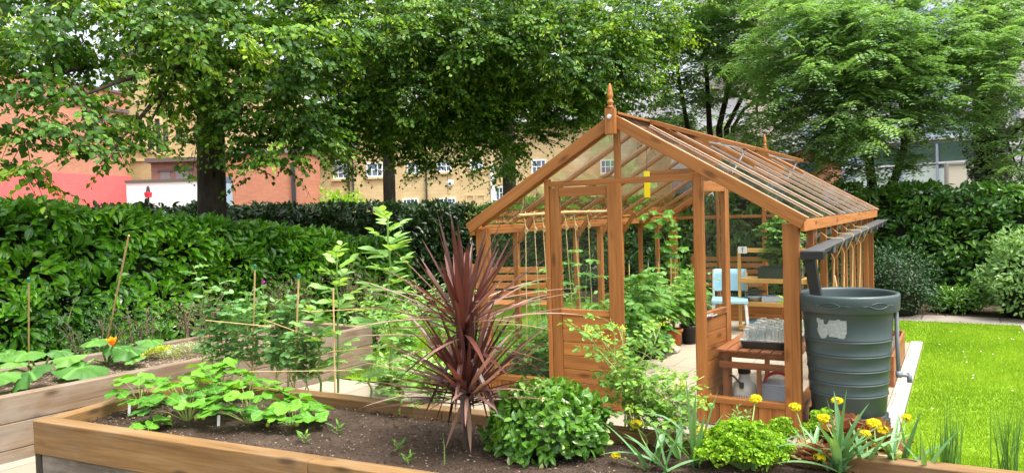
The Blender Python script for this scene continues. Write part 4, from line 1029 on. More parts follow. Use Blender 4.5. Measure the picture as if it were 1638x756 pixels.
def blades(mb, P0, D, L, W, droop, var, n=8, fold=.25, base=.55, peak=.3, tip=1.0):
    """long strap leaves, each following its own arc"""
    for p, d, l, w, g, v in zip(P0, D, L, W, droop, var):
        p = Vector(p); d = Vector(d).normalized(); s = d.cross(Vector((0, 0, 1)))
        s = s.normalized() if s.length > .05 else Vector((math.cos(v * 40), math.sin(v * 40), 0))
        vs_, gs = [], []; st = l / n
        for i in range(n + 1):
            t = i / n
            ww = (base + (1 - base) * min(1, t / peak)) if t < peak else max(.015, (1 - ((t - peak) / (1 - peak)) ** 1.6) ** tip)
            nrm = s.cross(d).normalized(); hw = ww * w / 2
            vs_ += [p - s * hw + nrm * fold * hw, p, p + s * hw + nrm * fold * hw]; gs += [(t, -1, 0), (t, 0, 0), (t, 1, 0)]
            p = p + d * st; d = (d + Vector((0, 0, -g * st))).normalized()
        f = [(i * 3 + k, i * 3 + k + 1, (i + 1) * 3 + k + 1, (i + 1) * 3 + k) for i in range(n) for k in range(2)]
        mb.add([tuple(q) for q in vs_], f, gs, float(v))
def arc(base, dir_, l, droop, n=5):
    pts = [Vector(base)]; d = Vector(dir_).normalized(); st = l / n
    for i in range(n): pts.append(pts[-1] + d * st); d = (d + Vector((0, 0, -droop * st))).normalized()
    return pts
def stemline(base, h, lean, rng, n=7, wob=.02):
    pts = []
    for i in range(n + 1):
        t = i / n; pts.append(Vector((base[0] + lean[0] * t * t + rng.normal(0, wob) * (t > 0), base[1] + lean[1] * t * t + rng.normal(0, wob) * (t > 0), base[2] + h * t)))
    return pts
def along(pts, t):
    x = t * (len(pts) - 1); i = min(int(x), len(pts) - 2); return pts[i].lerp(pts[i + 1], x - i)

def tomato(name, label, cat, base, h, nl, seed, L=.22, lf=(.05, .03), m=None, ms=None, lean=(0, 0), group=None, t0=.12, parent=None, spread=1.0, stems=1, up=.35):
    rng = np.random.default_rng(seed); t = parent or thing(name, label, cat, base, 0, group)
    sm, lm = MB(), MB()
    for _ in range(stems):
        ln = (lean[0] + (rng.normal(0, .10) if stems > 1 else 0), lean[1] + (rng.normal(0, .10) if stems > 1 else 0))
        hh = h * (rng.uniform(.7, 1.05) if stems > 1 else 1)
        pts = stemline(base, hh, ln, rng, 7, .012); sm.tube(pts, list(np.linspace(.007, .003, 8)), 5)
        for i in range(nl):
            tt = t0 + (1 - t0) * (i + rng.uniform(0, .8)) / nl; p = along(pts, min(tt, .99)); az = i * 2.4 + rng.uniform(-.5, .5)
            ll = L * rng.uniform(.7, 1.15) * (1 - .35 * tt ** 3); d = (math.cos(az) * spread, math.sin(az) * spread, up + rng.uniform(-.2, .3))
            a = arc(p, d, ll, 4.0); sm.tube(a, [.003, .0028, .0025, .002, .0018, .0012], 4, cap=False)
            P, D = [], []
            for q, k in ((.3, 0), (.5, 0), (.7, 0), (.86, 0)):
                c = along(a, q); dd = (along(a, min(1, q + .1)) - along(a, q - .1)).normalized(); sd_ = dd.cross(Vector((0, 0, 1))).normalized()
                for s in (-1, 1): P.append(c); D.append(dd * .45 + sd_ * s + Vector((0, 0, rng.uniform(-.45, .1))))
            P.append(a[-1]); D.append(a[-1] - a[-2])
            k = len(P); N = np.tile([0, 0, 1.], (k, 1)) + rng.normal(0, .3, (k, 3))
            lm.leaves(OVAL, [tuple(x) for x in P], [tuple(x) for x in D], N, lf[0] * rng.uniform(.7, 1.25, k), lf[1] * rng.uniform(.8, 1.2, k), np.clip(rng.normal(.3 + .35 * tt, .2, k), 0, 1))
    wb(sm, 'stem', ms or M_stalk, t); wb(lm, 'foliage', m or L_tom, t); return t
def broadleaf(name, label, cat, base, h, nl, seed, L=.09, W=.05, m=None, tmpl=None, lean=(0, 0), group=None, stems=1, t0=.2, up=.3, pet=.05, ms=None, rs=.006, parent=None, droop=0.0, spreadr=.1):
    """simple stalked leaves spiralling up one or more stems"""
    rng = np.random.default_rng(seed); t = parent or thing(name, label, cat, base, 0, group); sm, lm = MB(), MB()
    for _ in range(stems):
        ln = (lean[0] + (rng.normal(0, spreadr) if stems > 1 else 0), lean[1] + (rng.normal(0, spreadr) if stems > 1 else 0)); hh = h * (rng.uniform(.65, 1.05) if stems > 1 else 1)
        pts = stemline(base, hh, ln, rng, 7, .01); sm.tube(pts, list(np.linspace(rs, rs * .4, 8)), 5)
        P, D, Ls, var = [], [], [], []
        for i in range(nl):
            tt = t0 + (1 - t0) * (i + rng.uniform(0, .7)) / nl; p = along(pts, min(tt, .995)); az = i * 2.4 + rng.uniform(-.5, .5)
            d = Vector((math.cos(az), math.sin(az), up + rng.uniform(-.3, .35) + .5 * tt ** 4)); pl = pet * rng.uniform(.6, 1.3)
            q = p + d.normalized() * pl; sm.tube([p, q], .0018, 3, cap=False)
            P.append(tuple(q)); D.append(tuple(d - Vector((0, 0, droop)))); Ls.append(L * rng.uniform(.7, 1.2) * (1 - .35 * tt ** 3)); var.append(np.clip(rng.normal(.25 + .45 * tt, .2), 0, 1))
        k = len(P); N = np.tile([0, 0, 1.], (k, 1)) + rng.normal(0, .3, (k, 3))
        lm.leaves(tmpl or OVG, P, D, N, np.array(Ls), np.array(Ls) * W / L, var)
    wb(sm, 'stem', ms or M_stalk, t); wb(lm, 'foliage', m or L_bean, t, smooth=False); return t
def cane(label, p0, p1, r=.006, tie=False, group=None, tiecol=None):
    t = thing('bamboo_cane', label, 'cane', p0, 0, group)
    mb = MB(); d = Vector(p1) - Vector(p0); pts = []; rd = []
    n = max(4, int(d.length / .16))
    for i in range(n + 1):
        for e, k in ((-.006, 1), (0, 1.18), (.006, 1)):
            pts.append(Vector(p0) + d * (i / n) + d.normalized() * e); rd.append(r * k)
    mb.tube(pts, rd, 7); wb(mb, 'shaft', M_bamboo, t)
    if tie:
        mb = MB(); q = Vector(p1); mb.tube([q - d.normalized() * .02, q + d.normalized() * .012], r * 1.7, 7); wb(mb, 'cap', plain('green_cap', (.03, .16, .12), .5, .4, .1) if 'green_cap' not in bpy.data.materials else bpy.data.materials['green_cap'], t)
    return t

# ================================================================== PLANTS OF THE NEAR BED
# burgundy cordyline
CB = gz(748, 716, ZS); rng = np.random.default_rng(21)
cor = thing('palm_plant', 'spiky burgundy cabbage palm rising from the dark soil of the near bed', 'palm', CB)
mb = MB(); mb.tube([CB + V2(0, 0, -.03), CB + V2(.004, 0, .12), CB + V2(0, .01, .35), CB + V2(-.012, .01, .66)], [.026, .021, .022, .018], 10); wb(mb, 'stem', M_bark, cor)
mb = MB()
def ros(n, zc, lo_el, hi_el, Lr, Wr, droop, vr, off=(0, 0), azr=(0, 2 * PI)):
    P, D, Ls, Ws, dr, va = [], [], [], [], [], []
    for i in range(n):
        az = azr[0] + (azr[1] - azr[0]) * ((i * .618034) % 1) + rng.normal(0, .1); el = R(rng.uniform(lo_el, hi_el))
        P.append(CB + V2(off[0] + .012 * math.cos(az), off[1] + .012 * math.sin(az), zc + rng.uniform(-.05, .05)))
        D.append((math.cos(az) * math.cos(el), math.sin(az) * math.cos(el), math.sin(el)))
        Ls.append(rng.uniform(*Lr)); Ws.append(rng.uniform(*Wr) * 1.18); dr.append(rng.uniform(*droop)); va.append(np.clip(rng.normal(*vr), 0, 1))
    blades(mb, P, D, Ls, Ws, dr, va, 9, .35, .6, .35, .8)
ros(20, .66, 58, 88, (.42, .57), (.024, .034), (0, .25), (.33, .16))
ros(22, .63, 35, 62, (.44, .58), (.022, .032), (.0, .5), (.42, .2))
ros(28, .60, 2, 34, (.48, .68), (.020, .028), (.1, .9), (.66, .25))
ros(8, .68, 8, 30, (.52, .66), (.016, .022), (.2, .7), (.8, .15))
ros(9, .56, -35, 5, (.40, .50), (.022, .03), (.5, 1.6), (.22, .12))
ros(30, .30, 50, 84, (.42, .56), (.022, .032), (0, .4), (.36, .15), (.01, 0))
ros(47, .28, 12, 48, (.44, .60), (.020, .030), (0, .5), (.5, .24), (.01, 0))
ros(23, .26, 0, 20, (.42, .58), (.016, .024), (.1, .7), (.62, .22), (.01, 0))
ros(9, .52, -75, -45, (.36, .46), (.024, .032), (.0, .4), (.18, .1))
wb(mb, 'foliage', L_cord, cor)
mb = MB(); P = [CB + V2(-.004, -.02, .26), CB + V2(.01, -.025, .24), CB + V2(.03, 0, .28), CB + V2(-.01, 0, .27)]
blades(mb, P, [(-.35, -.3, -.75), (.05, -.3, -1), (.7, -.2, -.3), (.9, .1, .05)], [.27, .25, .26, .34], [.03, .026, .028, .028], [.4, .2, 4.5, 4.2], [.5, .8, .3, .9], 8, .3, .6, .35); wb(mb, 'dead_leaf', L_dead, cor)

# strawberries
SLEAF = TG(5, .05, .22, .52, .62, .025)
def strawberry(label, u, v, n, hmax, rad, seed, fr=0):
    b = gz(u, v, ZS); rng = np.random.default_rng(seed); t = thing('strawberry_plant', label, 'strawberry plant', b, 0, 'strawberry plants in the near bed'); sm, lm = MB(), MB()
    for i in range(n):
        az = i * 2.4 + rng.uniform(-.4, .4); r_ = rad * math.sqrt((i + .5) / n) * rng.uniform(.8, 1.15); hh = hmax * (1 - .55 * (r_ / rad) ** 2) * rng.uniform(.75, 1.08)
        e = b + V2(math.cos(az) * r_, math.sin(az) * r_, hh); mid = b.lerp(e, .5) + V2(0, 0, .035 * hh / .2)
        sm.tube([b + V2(math.cos(az) * .012, math.sin(az) * .012, 0), mid, e], [.0032, .0026, .002], 5)
        od = V2(math.cos(az), math.sin(az), .12); P, D = [], []
        for da in (-1.15, 0, 1.15):
            dd = V2(math.cos(az + da), math.sin(az + da), rng.uniform(-.15, .3)); P.append(tuple(e + dd * .006)); D.append(tuple(dd))
        N = np.tile([math.cos(az) * .35, math.sin(az) * .35, 1.], (3, 1)) + rng.normal(0, .22, (3, 3)); sz = rng.uniform(.066, .108)
        lm.leaves(SLEAF, P, D, N, sz, sz * .86, np.clip(rng.normal(.25 + .5 * hh / hmax, .2), 0, 1))
    wb(sm, 'stem', M_stalk_pale, t); wb(lm, 'foliage', L_straw, t)
    if fr:
        mb = MB()
        for i in range(fr):
            az = rng.uniform(3.4, 5.8); p = b + V2(math.cos(az) * rad * rng.uniform(.4, .75), math.sin(az) * rad * rng.uniform(.4, .75), .03); mb.lathe([(0, -.014), (.008, -.01), (.012, 0), (.010, .008), (.0, .013)], 8, tuple(p))
        wb(mb, 'berry', plain('pale_berry', (.50, .50, .10), .4, .4, .15) if 'pale_berry' not in bpy.data.materials else bpy.data.materials['pale_berry'], t, smooth=True)
strawberry('leftmost strawberry plant, a taller loose one behind the white plant label', 226, 652, 11, .25, .17, 1)
strawberry('full bright green strawberry plant with pale berries between the two plant labels', 300, 672, 22, .27, .22, 2, 3)
strawberry('strawberry plant behind the second plant label with upright leaves', 352, 640, 18, .26, .20, 3)
strawberry('broad strawberry plant with yellowish stalks in the middle of the row', 400, 677, 22, .24, .23, 4)
strawberry('low strawberry plant with small green berries at the right end of the row', 468, 682, 18, .15, .19, 5, 3)
strawberry('small low strawberry plant spilling over the front sleeper edge', 238, 690, 5, .07, .08, 6)
def tagstick(label, u, v):
    b = gz(u, v, ZS); t = thing('plant_label', label, 'plant label', b, .5); mb = MB(); mb.bar((0, 0, -.02), (.006, .004, .06), .016, .0015, up=(0, 1, 0)); mb.build('stake', M_white, t); return t
tagstick('white plant label beside the leftmost strawberry plant', 206, 660); tagstick('white plant label in front of the middle strawberry plants', 349, 680)
# bean plants
def bean(label, u, v, h, nl, seed, lean, L=.095):
    b = gz(u, v, ZS); rng = np.random.default_rng(seed); t = thing('bean_plant', label, 'bean plant', b); sm, lm = MB(), MB()
    pts = stemline(b, h, lean, rng, 8, .008); sm.tube(pts, list(np.linspace(.0095, .006, 9)), 6)
    for i in range(nl):
        tt = .12 + .88 * (i + .5) / nl; p = along(pts, min(tt, .995)); az = i * 2.45 + rng.uniform(-.4, .4); k = 5 if tt > .35 else 4
        up = .15 + .75 * tt ** 3; d = V2(math.cos(az), math.sin(az), up).normalized(); pl = .10 * (1 - .45 * tt ** 3); q = p + d * pl; sm.tube([p, q], [.0035, .002], 4, cap=False)
        sd_ = d.cross(V2(0, 0, 1)).normalized(); P, D = [], []
        for j in range(k):
            s = (-1, 1)[j % 2]; c = p.lerp(q, .45 + .5 * (j // 2)); P.append(tuple(c)); D.append(tuple(d * (.55 + .3 * (j // 2)) + sd_ * s * .7 + V2(0, 0, rng.uniform(-.15, .3))))
        N = np.tile(tuple(V2(0, 0, 1) - d * .25), (k, 1)) + rng.normal(0, .22, (k, 3)); sz = L * rng.uniform(.85, 1.2) * (1 - .3 * max(0, tt - .8) / .2)
        lm.leaves(OVG, P, D, N, sz, sz * .52, np.clip(rng.normal(.3 + .45 * tt, .16, k), 0, 1))
    wb(sm, 'stem', M_stalk, t); wb(lm, 'foliage', L_bean, t); return t
bean('tall broad bean plant left of the burgundy palm, second tallest of the beans', 541, 627, .98, 22, 31, (.03, 0))
bean('tallest broad bean plant, its pale top against the dark hedge', 628, 655, 1.20, 26, 32, (.01, .02), .105)
bean('shorter broad bean plant with a bright leaf cluster beside the second tallest one', 513, 628, .56, 13, 33, (-.03, 0), .09)
bean('young broad bean plant low between the tallest bean and the burgundy palm', 690, 652, .30, 7, 34, (.02, 0), .07)
bean('young broad bean plant low before the back sleeper right of the peas', 592, 640, .32, 6, 35, (.02, 0), .07)
bean('small broad bean seedling with round leaves beside the last strawberry plant', 640, 662, .20, 5, 36, (0.05, 0), .075)
# peas on canes
def pea(label, u, v, h, seed, lean, nb=3):
    b = gz(u, v, ZS); rng = np.random.default_rng(seed); t = thing('pea_plant', label, 'pea plant', b, 0, 'pea plants on canes in the near bed'); sm, lm = MB(), MB(); pods = MB()
    for s_ in range(nb):
        pts = stemline(b + V2(rng.normal(0, .03), rng.normal(0, .03)), h * rng.uniform(.75, 1.02), (lean[0] + rng.normal(0, .06), lean[1] + rng.normal(0, .05)), rng, 8, .022); sm.tube(pts, list(np.linspace(.004, .0022, 9)), 5)
        for i in range(15):
            tt = .2 + .8 * (i + .5) / 15; p = along(pts, min(.99, tt)); az = i * PI + rng.uniform(-.9, .9); d = V2(math.cos(az), math.sin(az), .4).normalized(); a = arc(p, d, rng.uniform(.10, .17), 5, 4); sm.tube(a, [.002, .0018, .0016, .0012, .0008], 4, cap=False)
            P = [p, p]; D = [d + V2(-d.y, d.x) * .9, d - V2(-d.y, d.x) * .9]
            for q in (.35, .6):
                c = along(a, q); dd = (a[-1] - a[0]).normalized(); sd_ = dd.cross(V2(0, 0, 1)).normalized()
                for s in (-1, 1): P.append(c); D.append(dd * .5 + sd_ * s + V2(0, 0, rng.uniform(-.3, .2)))
            k = len(P); N = np.tile([0, 0, 1.], (k, 1)) + rng.normal(0, .45, (k, 3)); lm.leaves(OVAL, [tuple(x) for x in P], [tuple(x) for x in D], N, rng.uniform(.042, .075, k), rng.uniform(.032, .05, k), np.clip(rng.normal(.45, .25, k), 0, 1))
            if rng.uniform() < .18:
                P0 = p + d * .03; pods = MB(); pods.leaves(TG(4, .35, .1, .5, .5), [tuple(P0)], [(d.x * .3, d.y * .3, -1)], [(d.x, d.y, .2)], .075, .014, .8); wb(pods, 'pod', L_pea, t)
    wb(sm, 'stem', M_stalk_pale, t); wb(lm, 'foliage', L_pea, t)
for u, v, h, sd_, ln, lb in [(340, 606, .88, 41, (-.02, 0), 'leftmost pea plant, tall and climbing above the strawberry leaves'), (372, 604, .62, 42, (.02, 0), 'bushy pea plant just right of the leftmost pea'),
                            (404, 612, .74, 43, (.0, .0), 'pea plant climbing the cane with a green cap left of the slanted stick'), (436, 616, .64, 44, (.03, 0), 'pea plant with pale pods in front of the left bed end'),
                            (466, 618, .70, 45, (-.02, 0), 'pea plant tied to the orange cane with a green cap'), (494, 624, .52, 46, (.02, 0), 'last pea plant, the one beside the shorter broad bean')]:
    pea(lb, u, v, h, sd_, ln)
def ncane(label, u0, v0, z0, u1, v1, d1, r=.0055, tie=False): return cane(label, tuple(gz(u0, v0, z0)), tuple(at(u1, v1, d1)), r, tie)
ncane('upright bamboo cane with a green cap among the pea plants', 403, 608, ZS, 408, 426, 5.35, .006, True)
ncane('orange bamboo cane with a green cap before the end of the left bed', 471, 618, ZS, 478, 441, 5.2, .007, True)
for lb, a, b in [('thin horizontal cane tied across the pea plants at half height', (330, 512, 5.2), (432, 522, 5.0)), ('thin slanting cane crossing the peas before the left bed end', (425, 512, 5.2), (520, 546, 5.0)), ('long thin cane tied between the broad beans and the palm', (498, 498, 5.0), (640, 490, 4.7)),
                 ('low thin cane running behind the strawberries', (400, 594, 5.0), (560, 592, 4.9)), ('yellowish cane end poking past the second tallest broad bean', (530, 562, 4.95), (632, 552, 4.6))]:
    cane(lb, tuple(at(*a)), tuple(at(*b)), .003)
ncane('thin upright stick beside the second tallest broad bean', 536, 634, ZS, 533, 462, 4.95, .006)
# sprouts on the bare soil
for i, (u, v, lb) in enumerate([(486, 708, 'tiny leafy sprout on bare soil before the low strawberry plant'), (538, 694, 'tiny sprout on bare soil right of the low strawberry plant'), (655, 742, 'tiny sprout near the front sleeper left of the palm'), (634, 722, 'pale tiny sprout in open soil between beans and front sleeper'), (662, 655, 'small sprout with round leaves behind the palm')]):
    broadleaf('seedling', lb, 'seedling', gz(u, v, ZS), .05, 7, 60 + i, .05, .016, L_straw, LANCE, (0, 0), None, 1, .1, .6, .01, None, .003)
b = gz(711, 742, ZS); t = thing('plant_stick', 'single thin green shoot standing in the soil left of the palm stem', 'shoot', b); mb = MB(); mb.tube([b, b + V2(.002, 0, .06), b + V2(.0, 0, .13)], [.004, .003, .001], 5); wb(mb, 'shoot', M_stalk, t); t.name = 'green_shoot'

# round glossy shrub
SC = gz(882, 752, ZS) + V2(0, .30, 0); rng = np.random.default_rng(51)
t = thing('glossy_shrub', 'low round glossy green shrub with a few pale leaves in front of the closed door', 'shrub', SC)
n = 2600; ph = rng.uniform(0, 2 * PI, n); ct = rng.uniform(-.35, 1, n); st_ = np.sqrt(1 - ct ** 2); rad = rng.uniform(.62, 1.04, n) ** .7
Nn = np.stack([np.cos(ph) * st_, np.sin(ph) * st_, ct], 1); lump = 1 + .07 * np.sin(ph * 5 + ct * 4) + .05 * np.sin(ph * 9 - ct * 7)
P = np.array(SC) + Nn * (rad * lump)[:, None] * np.array([.295, .27, .235]) + np.array([0, 0, .105])
D = Nn * .55 + rng.normal(0, .6, (n, 3)); N_ = Nn + rng.normal(0, .4, (n, 3)) + np.array([0, 0, .5])
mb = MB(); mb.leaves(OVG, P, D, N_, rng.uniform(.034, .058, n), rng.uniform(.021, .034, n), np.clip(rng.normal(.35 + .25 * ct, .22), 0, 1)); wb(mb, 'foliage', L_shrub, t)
k = rng.choice(np.where(rad > .93)[0], 26, replace=False); mb = MB(); mb.leaves(OVG, P[k] + Nn[k] * .012, D[k] - np.array([0, 0, .6]), Nn[k], .05, .021, rng.uniform(0, 1, len(k))); wb(mb, 'pale_leaves', L_pale, t)
mb = MB()
for i in range(26):
    q = P[rng.integers(n)]; mb.tube([SC, SC.lerp(Vector(q), .5) + V2(0, 0, .03), Vector(q)], [.007, .005, .002], 5)
wb(mb, 'twigs', M_twig, t)
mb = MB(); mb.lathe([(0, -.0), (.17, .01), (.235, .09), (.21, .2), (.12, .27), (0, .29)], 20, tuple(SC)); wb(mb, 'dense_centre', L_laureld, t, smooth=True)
# dry heather tuft behind it
hb = gz(930, 668, ZS); t = thing('dry_tuft', 'dry purplish brown tuft peeping over the round glossy shrub', 'plant', hb); rng = np.random.default_rng(52); n = 900
az = rng.uniform(0, 6.28, n); rr_ = np.sqrt(rng.uniform(0, 1, n)); mb = MB()
mb.leaves(QUAD, np.stack([hb.x + np.cos(az) * rr_ * .13, hb.y + np.sin(az) * rr_ * .09, hb.z + .17 * (1 - rr_ ** 2) * rng.uniform(.4, 1, n)], 1), np.stack([np.cos(az) * .6, np.sin(az) * .6, rng.uniform(.2, 1, n)], 1), rng.normal(0, 1, (n, 3)), .03, .009, rng.uniform(0, 1, n)); wb(mb, 'foliage', L_heath, t)
# tall celery like herb before the door
def celery(label, u, v, h, seed, ns, lean=(0, 0), spreadr=.16):
    b = gz(u, v, ZS); rng = np.random.default_rng(seed); t = thing('celery_plant', label, 'herb', b); sm, lm, fl = MB(), MB(), MB()
    for s_ in range(ns):
        ln = (lean[0] + rng.normal(0, spreadr), lean[1] + rng.normal(0, spreadr * .6)); hh = h * rng.uniform(.45, 1.0); pts = stemline(b + V2(rng.normal(0, .03), rng.normal(0, .03)), hh, ln, rng, 6, .012); sm.tube(pts, list(np.linspace(.0055, .0025, 7)), 5)
        for i in range(8):
            tt = .28 + .72 * (i + .5) / 8; p = along(pts, min(tt, .99)); az = i * 2.4 + rng.uniform(-.5, .5); d = V2(math.cos(az), math.sin(az), .75).normalized(); a = arc(p, d, rng.uniform(.07, .15), 5, 4); sm.tube(a, [.0022, .002, .0016, .0012, .001], 4, cap=False)
            e = a[-1]; k = 9; az2 = rng.uniform(0, 6.28, k); P = np.array(e) + np.stack([np.cos(az2) * .014, np.sin(az2) * .014, rng.normal(0, .008, k)], 1); D = np.stack([np.cos(az2), np.sin(az2), rng.uniform(-.5, .3, k)], 1)
            lm.leaves(T6(.5, .8, .9, .9, .05, .15), P, D, np.tile([0, 0, 1.], (k, 1)) + rng.normal(0, .3, (k, 3)), rng.uniform(.022, .042, k), rng.uniform(.018, .032, k), np.clip(rng.normal(.35 + .25 * tt, .22, k), 0, 1))
        if s_ % 2 == 0:
            e = pts[-1]; k = 24; P = np.array(e) + rng.normal(0, .02, (k, 3)); fl.leaves(QUAD, P, rng.normal(0, 1, (k, 3)), rng.normal(0, 1, (k, 3)), .012, .010, rng.uniform(.5, 1, k))
    wb(sm, 'stalk', M_stalk_pale, t); wb(lm, 'foliage', L_celery, t); wb(fl, 'flower', L_gold, t)
celery('tall loose celery plant going to flower before the greenhouse door', 1012, 700, .66, 71, 16, (-.03, 0))
celery('low yellowing celery plant left of the tall yellow alliums', 1046, 712, .34, 72, 11, (.05, 0), .12)
# curly parsley mounds
def parsley(label, u, v, rx, ry, h, seed, n=30):
    b = gz(u, v, ZS); rng = np.random.default_rng(seed); t = thing('parsley_plant', label, 'parsley', b); lm, sm = MB(), MB()
    for i in range(n):
        az = i * 2.4; r_ = math.sqrt((i + .5) / n); c = b + V2(math.cos(az) * r_ * rx, math.sin(az) * r_ * ry, h * (1 - .6 * r_ ** 2) * rng.uniform(.75, 1.1)); sm.tube([b + V2(math.cos(az) * .02, math.sin(az) * .02), b.lerp(c, .6) + V2(0, 0, .02), c], [.003, .0025, .002], 4)
        k = 70; N_ = unit(rng.normal(0, 1, (k, 3)) + np.array([0, 0, .7])); P = np.array(c) + N_ * np.array([.036, .036, .024]) * rng.uniform(.6, 1.05, (k, 1)); D = np.cross(N_, rng.normal(0, 1, (k, 3)))
        lm.leaves(T6(.4, .75, 1, 1, .3, -.12), P, D + N_ * .5, N_, rng.uniform(.010, .019, k), rng.uniform(.010, .018, k), np.clip(rng.normal(.5 + .25 * N_[:, 2], .18), 0, 1))
    wb(sm, 'stalk', M_stalk, t); wb(lm, 'foliage', L_parsley, t)
parsley('big mound of bright curly parsley in front of the right greenhouse panel', 1190, 748, .21, .16, .19, 81, 60)
parsley('small curly parsley tuft left of the water butt foot', 1318, 716, .085, .06, .155, 82, 13)
parsley('flat curly parsley sprig before the greenhouse jamb', 1140, 718, .09, .05, .085, 83, 10)
parsley('dark centred curly parsley tuft right of the big parsley mound', 1250, 716, .06, .05, .13, 84, 10)
# lettuces
def lettuce(label, u, v, s, seed):
    b = gz(u, v, ZS); rng = np.random.default_rng(seed); t = thing('lettuce', label, 'lettuce', b); mb = MB(); k = 20; az = np.arange(k) * 2.4; el = np.linspace(.2, 1.3, k)
    mb.leaves(TG(5, .12, .05, .65, .5, .07), np.tile(b, (k, 1)), np.stack([np.cos(az) * np.cos(el), np.sin(az) * np.cos(el), np.sin(el)], 1), np.stack([-np.cos(az) * .6, -np.sin(az) * .6, np.full(k, .8)], 1), s * rng.uniform(.8, 1.15, k), s * .75, rng.uniform(0, 1, k)); wb(mb, 'leaves', L_lett, t)
lettuce('loose reddish brown lettuce before the water butt stand', 1398, 726, .17, 91); lettuce('upright bronze lettuce rising between the alliums by the water butt', 1352, 722, .21, 92); lettuce('pinkish lettuce lying low behind the strap leaves', 1300, 742, .12, 93)
# yellow alliums
FLT = ([(0, 0, 0), (.5, -1, .05), (1, 0, 0), (.5, 1, .05)], [(0, 1, 2, 3)])
def allium(label, u, v, bu, bv, d, size, seed, nl=3, two=False):
    b = gz(bu, bv, ZS); e = at(u, v, d); rng = np.random.default_rng(seed); t = thing('yellow_allium', label, 'flower', b, 0, 'yellow alliums in the near bed'); sm, fl, lv = MB(), MB(), MB()
    mid = b.lerp(e, .55) + V2(rng.normal(0, .01), 0, .01); sm.tube([b, mid, e - V2(0, 0, size * .3)], [.004, .0033, .0026], 6)
    heads = [e] + ([e + V2(size * 1.0, 0, -size * 1.05)] if two else [])
    for h_ in heads:
        k = 34; N_ = unit(rng.normal(0, 1, (k, 3)) + np.array([0, -.2, .55])); C_ = np.array(h_) + N_ * np.array([1, 1, .5]) * size
        for c, n_ in zip(C_, N_):
            sm.tube([tuple(np.array(h_) - [0, 0, size * .5]), tuple(c)], .0008, 3, cap=False)
            x_ = unit(np.cross(n_, [.3, .1, 1.])); y_ = np.cross(n_, x_); aa = np.arange(6) * PI / 3 + rng.uniform(0, 1)
            fl.leaves(FLT, np.tile(c, (6, 1)), np.cos(aa)[:, None] * x_ + np.sin(aa)[:, None] * y_ + n_ * .35, np.tile(n_, (6, 1)), size * .46, size * .28, rng.uniform(.2, 1, 6))
    az = rng.uniform(0, 6.28, nl); blades(lv, [b] * nl, [(math.cos(a), math.sin(a), rng.uniform(.9, 2.2)) for a in az], rng.uniform(.2, .32, nl), rng.uniform(.02, .032, nl), rng.uniform(1.5, 5, nl), rng.uniform(.2, .9, nl), 8, .3, .7, .3)
    wb(sm, 'stalk', M_stalk, t); wb(fl, 'flower_head', L_petal, t); wb(lv, 'leaf', L_strap, t)
AL = [(1018, 677, 1050, 742, 3.7, .026, 'yellow allium head leaning left, lowest part of the tall celery behind it', False), (985, 728, 1035, 752, 3.5, .018, 'small orange yellow allium just right of the round glossy shrub', False),
      (1077, 671, 1085, 735, 3.75, .022, 'paler yellow allium just left of the tall arching blade', False), (1122, 688, 1112, 745, 3.6, .026, 'double headed yellow allium close to the tall arching blade', True),
      (1208, 637, 1192, 742, 3.7, .027, 'tall yellow allium in front of the white sprayer, above the parsley mound', False), (1272, 650, 1300, 742, 3.6, .025, 'yellow allium before the greenhouse corner post', False),
      (1318, 668, 1345, 745, 3.55, .027, 'yellow allium leaning left below the foot of the water butt', False), (1339, 640, 1344, 748, 3.6, .023, 'tallest yellow allium, in the middle of the water butt foot', False),
      (1398, 676, 1380, 748, 3.5, .028, 'double headed yellow allium at the right edge of the water butt stand', True), (1384, 693, 1385, 750, 3.45, .023, 'yellow allium just below the double head by the butt stand', False),
      (1451, 667, 1425, 748, 3.5, .021, 'yellow allium hanging alone over the edge of the lawn', False), (1311, 731, 1325, 754, 3.35, .022, 'low yellow allium in front of the pinkish lettuce', False),
      (1470, 750, 1480, 760, 3.25, .022, 'yellow allium cut by the lower picture edge below the lawn', False), (1215, 731, 1205, 752, 3.4, .014, 'small orange flower bud on the front of the parsley mound', False)]
for i, (u, v, bu, bv, d, s, lb, two) in enumerate(AL): allium(lb, u, v, bu, bv, d, s * 1.05, 100 + i, 3, two)
def straps(label, u, v, specs, m=L_strap, name='strap_leaf_plant'):
    b = gz(u, v, ZS); t = thing(name, label, 'leafy plant', b); mb = MB()
    blades(mb, [b + V2(random.uniform(-.02, .02), random.uniform(-.02, .02)) for _ in specs], [s[0] for s in specs], [s[1] * 1.05 for s in specs], [s[2] * 1.12 for s in specs], [s[3] for s in specs], [random.uniform(.1, .9) for _ in specs], 10, .35, .75, .4)
    wb(mb, 'leaf', m, t); return t
straps('tall arching green blade leaves standing before the doorway', 1112, 748, [((-.05, 0, 1), .42, .03, .1), ((.03, 0, 1), .34, .032, 2.4), ((-.25, .1, 1), .40, .03, 5.5), ((.28, 0, 1), .36, .03, .4), ((.1, -.2, 1), .26, .03, 1.0), ((-.5, -.1, .8), .28, .028, 2), ((.6, -.1, .7), .26, .028, 3)])
straps('thick clump of broad grey green strap leaves before the water butt', 1345, 754, [((-.75, -.1, .9), .34, .036, 3.5), ((-.4, -.2, 1), .30, .038, 2.5), ((-.12, 0, 1), .33, .036, 1.2), ((.1, 0, 1), .36, .034, .8), ((.35, 0, 1), .33, .036, 2.0), ((.7, -.1, .9), .34, .034, 2.6), ((-.2, -.3, .8), .26, .04, 4), ((.25, -.3, .8), .26, .04, 3.5), ((-1, 0, .5), .3, .03, 2.2), ((1, .1, .65), .36, .032, 1.0), ((.0, .2, 1), .34, .03, 1.5)])
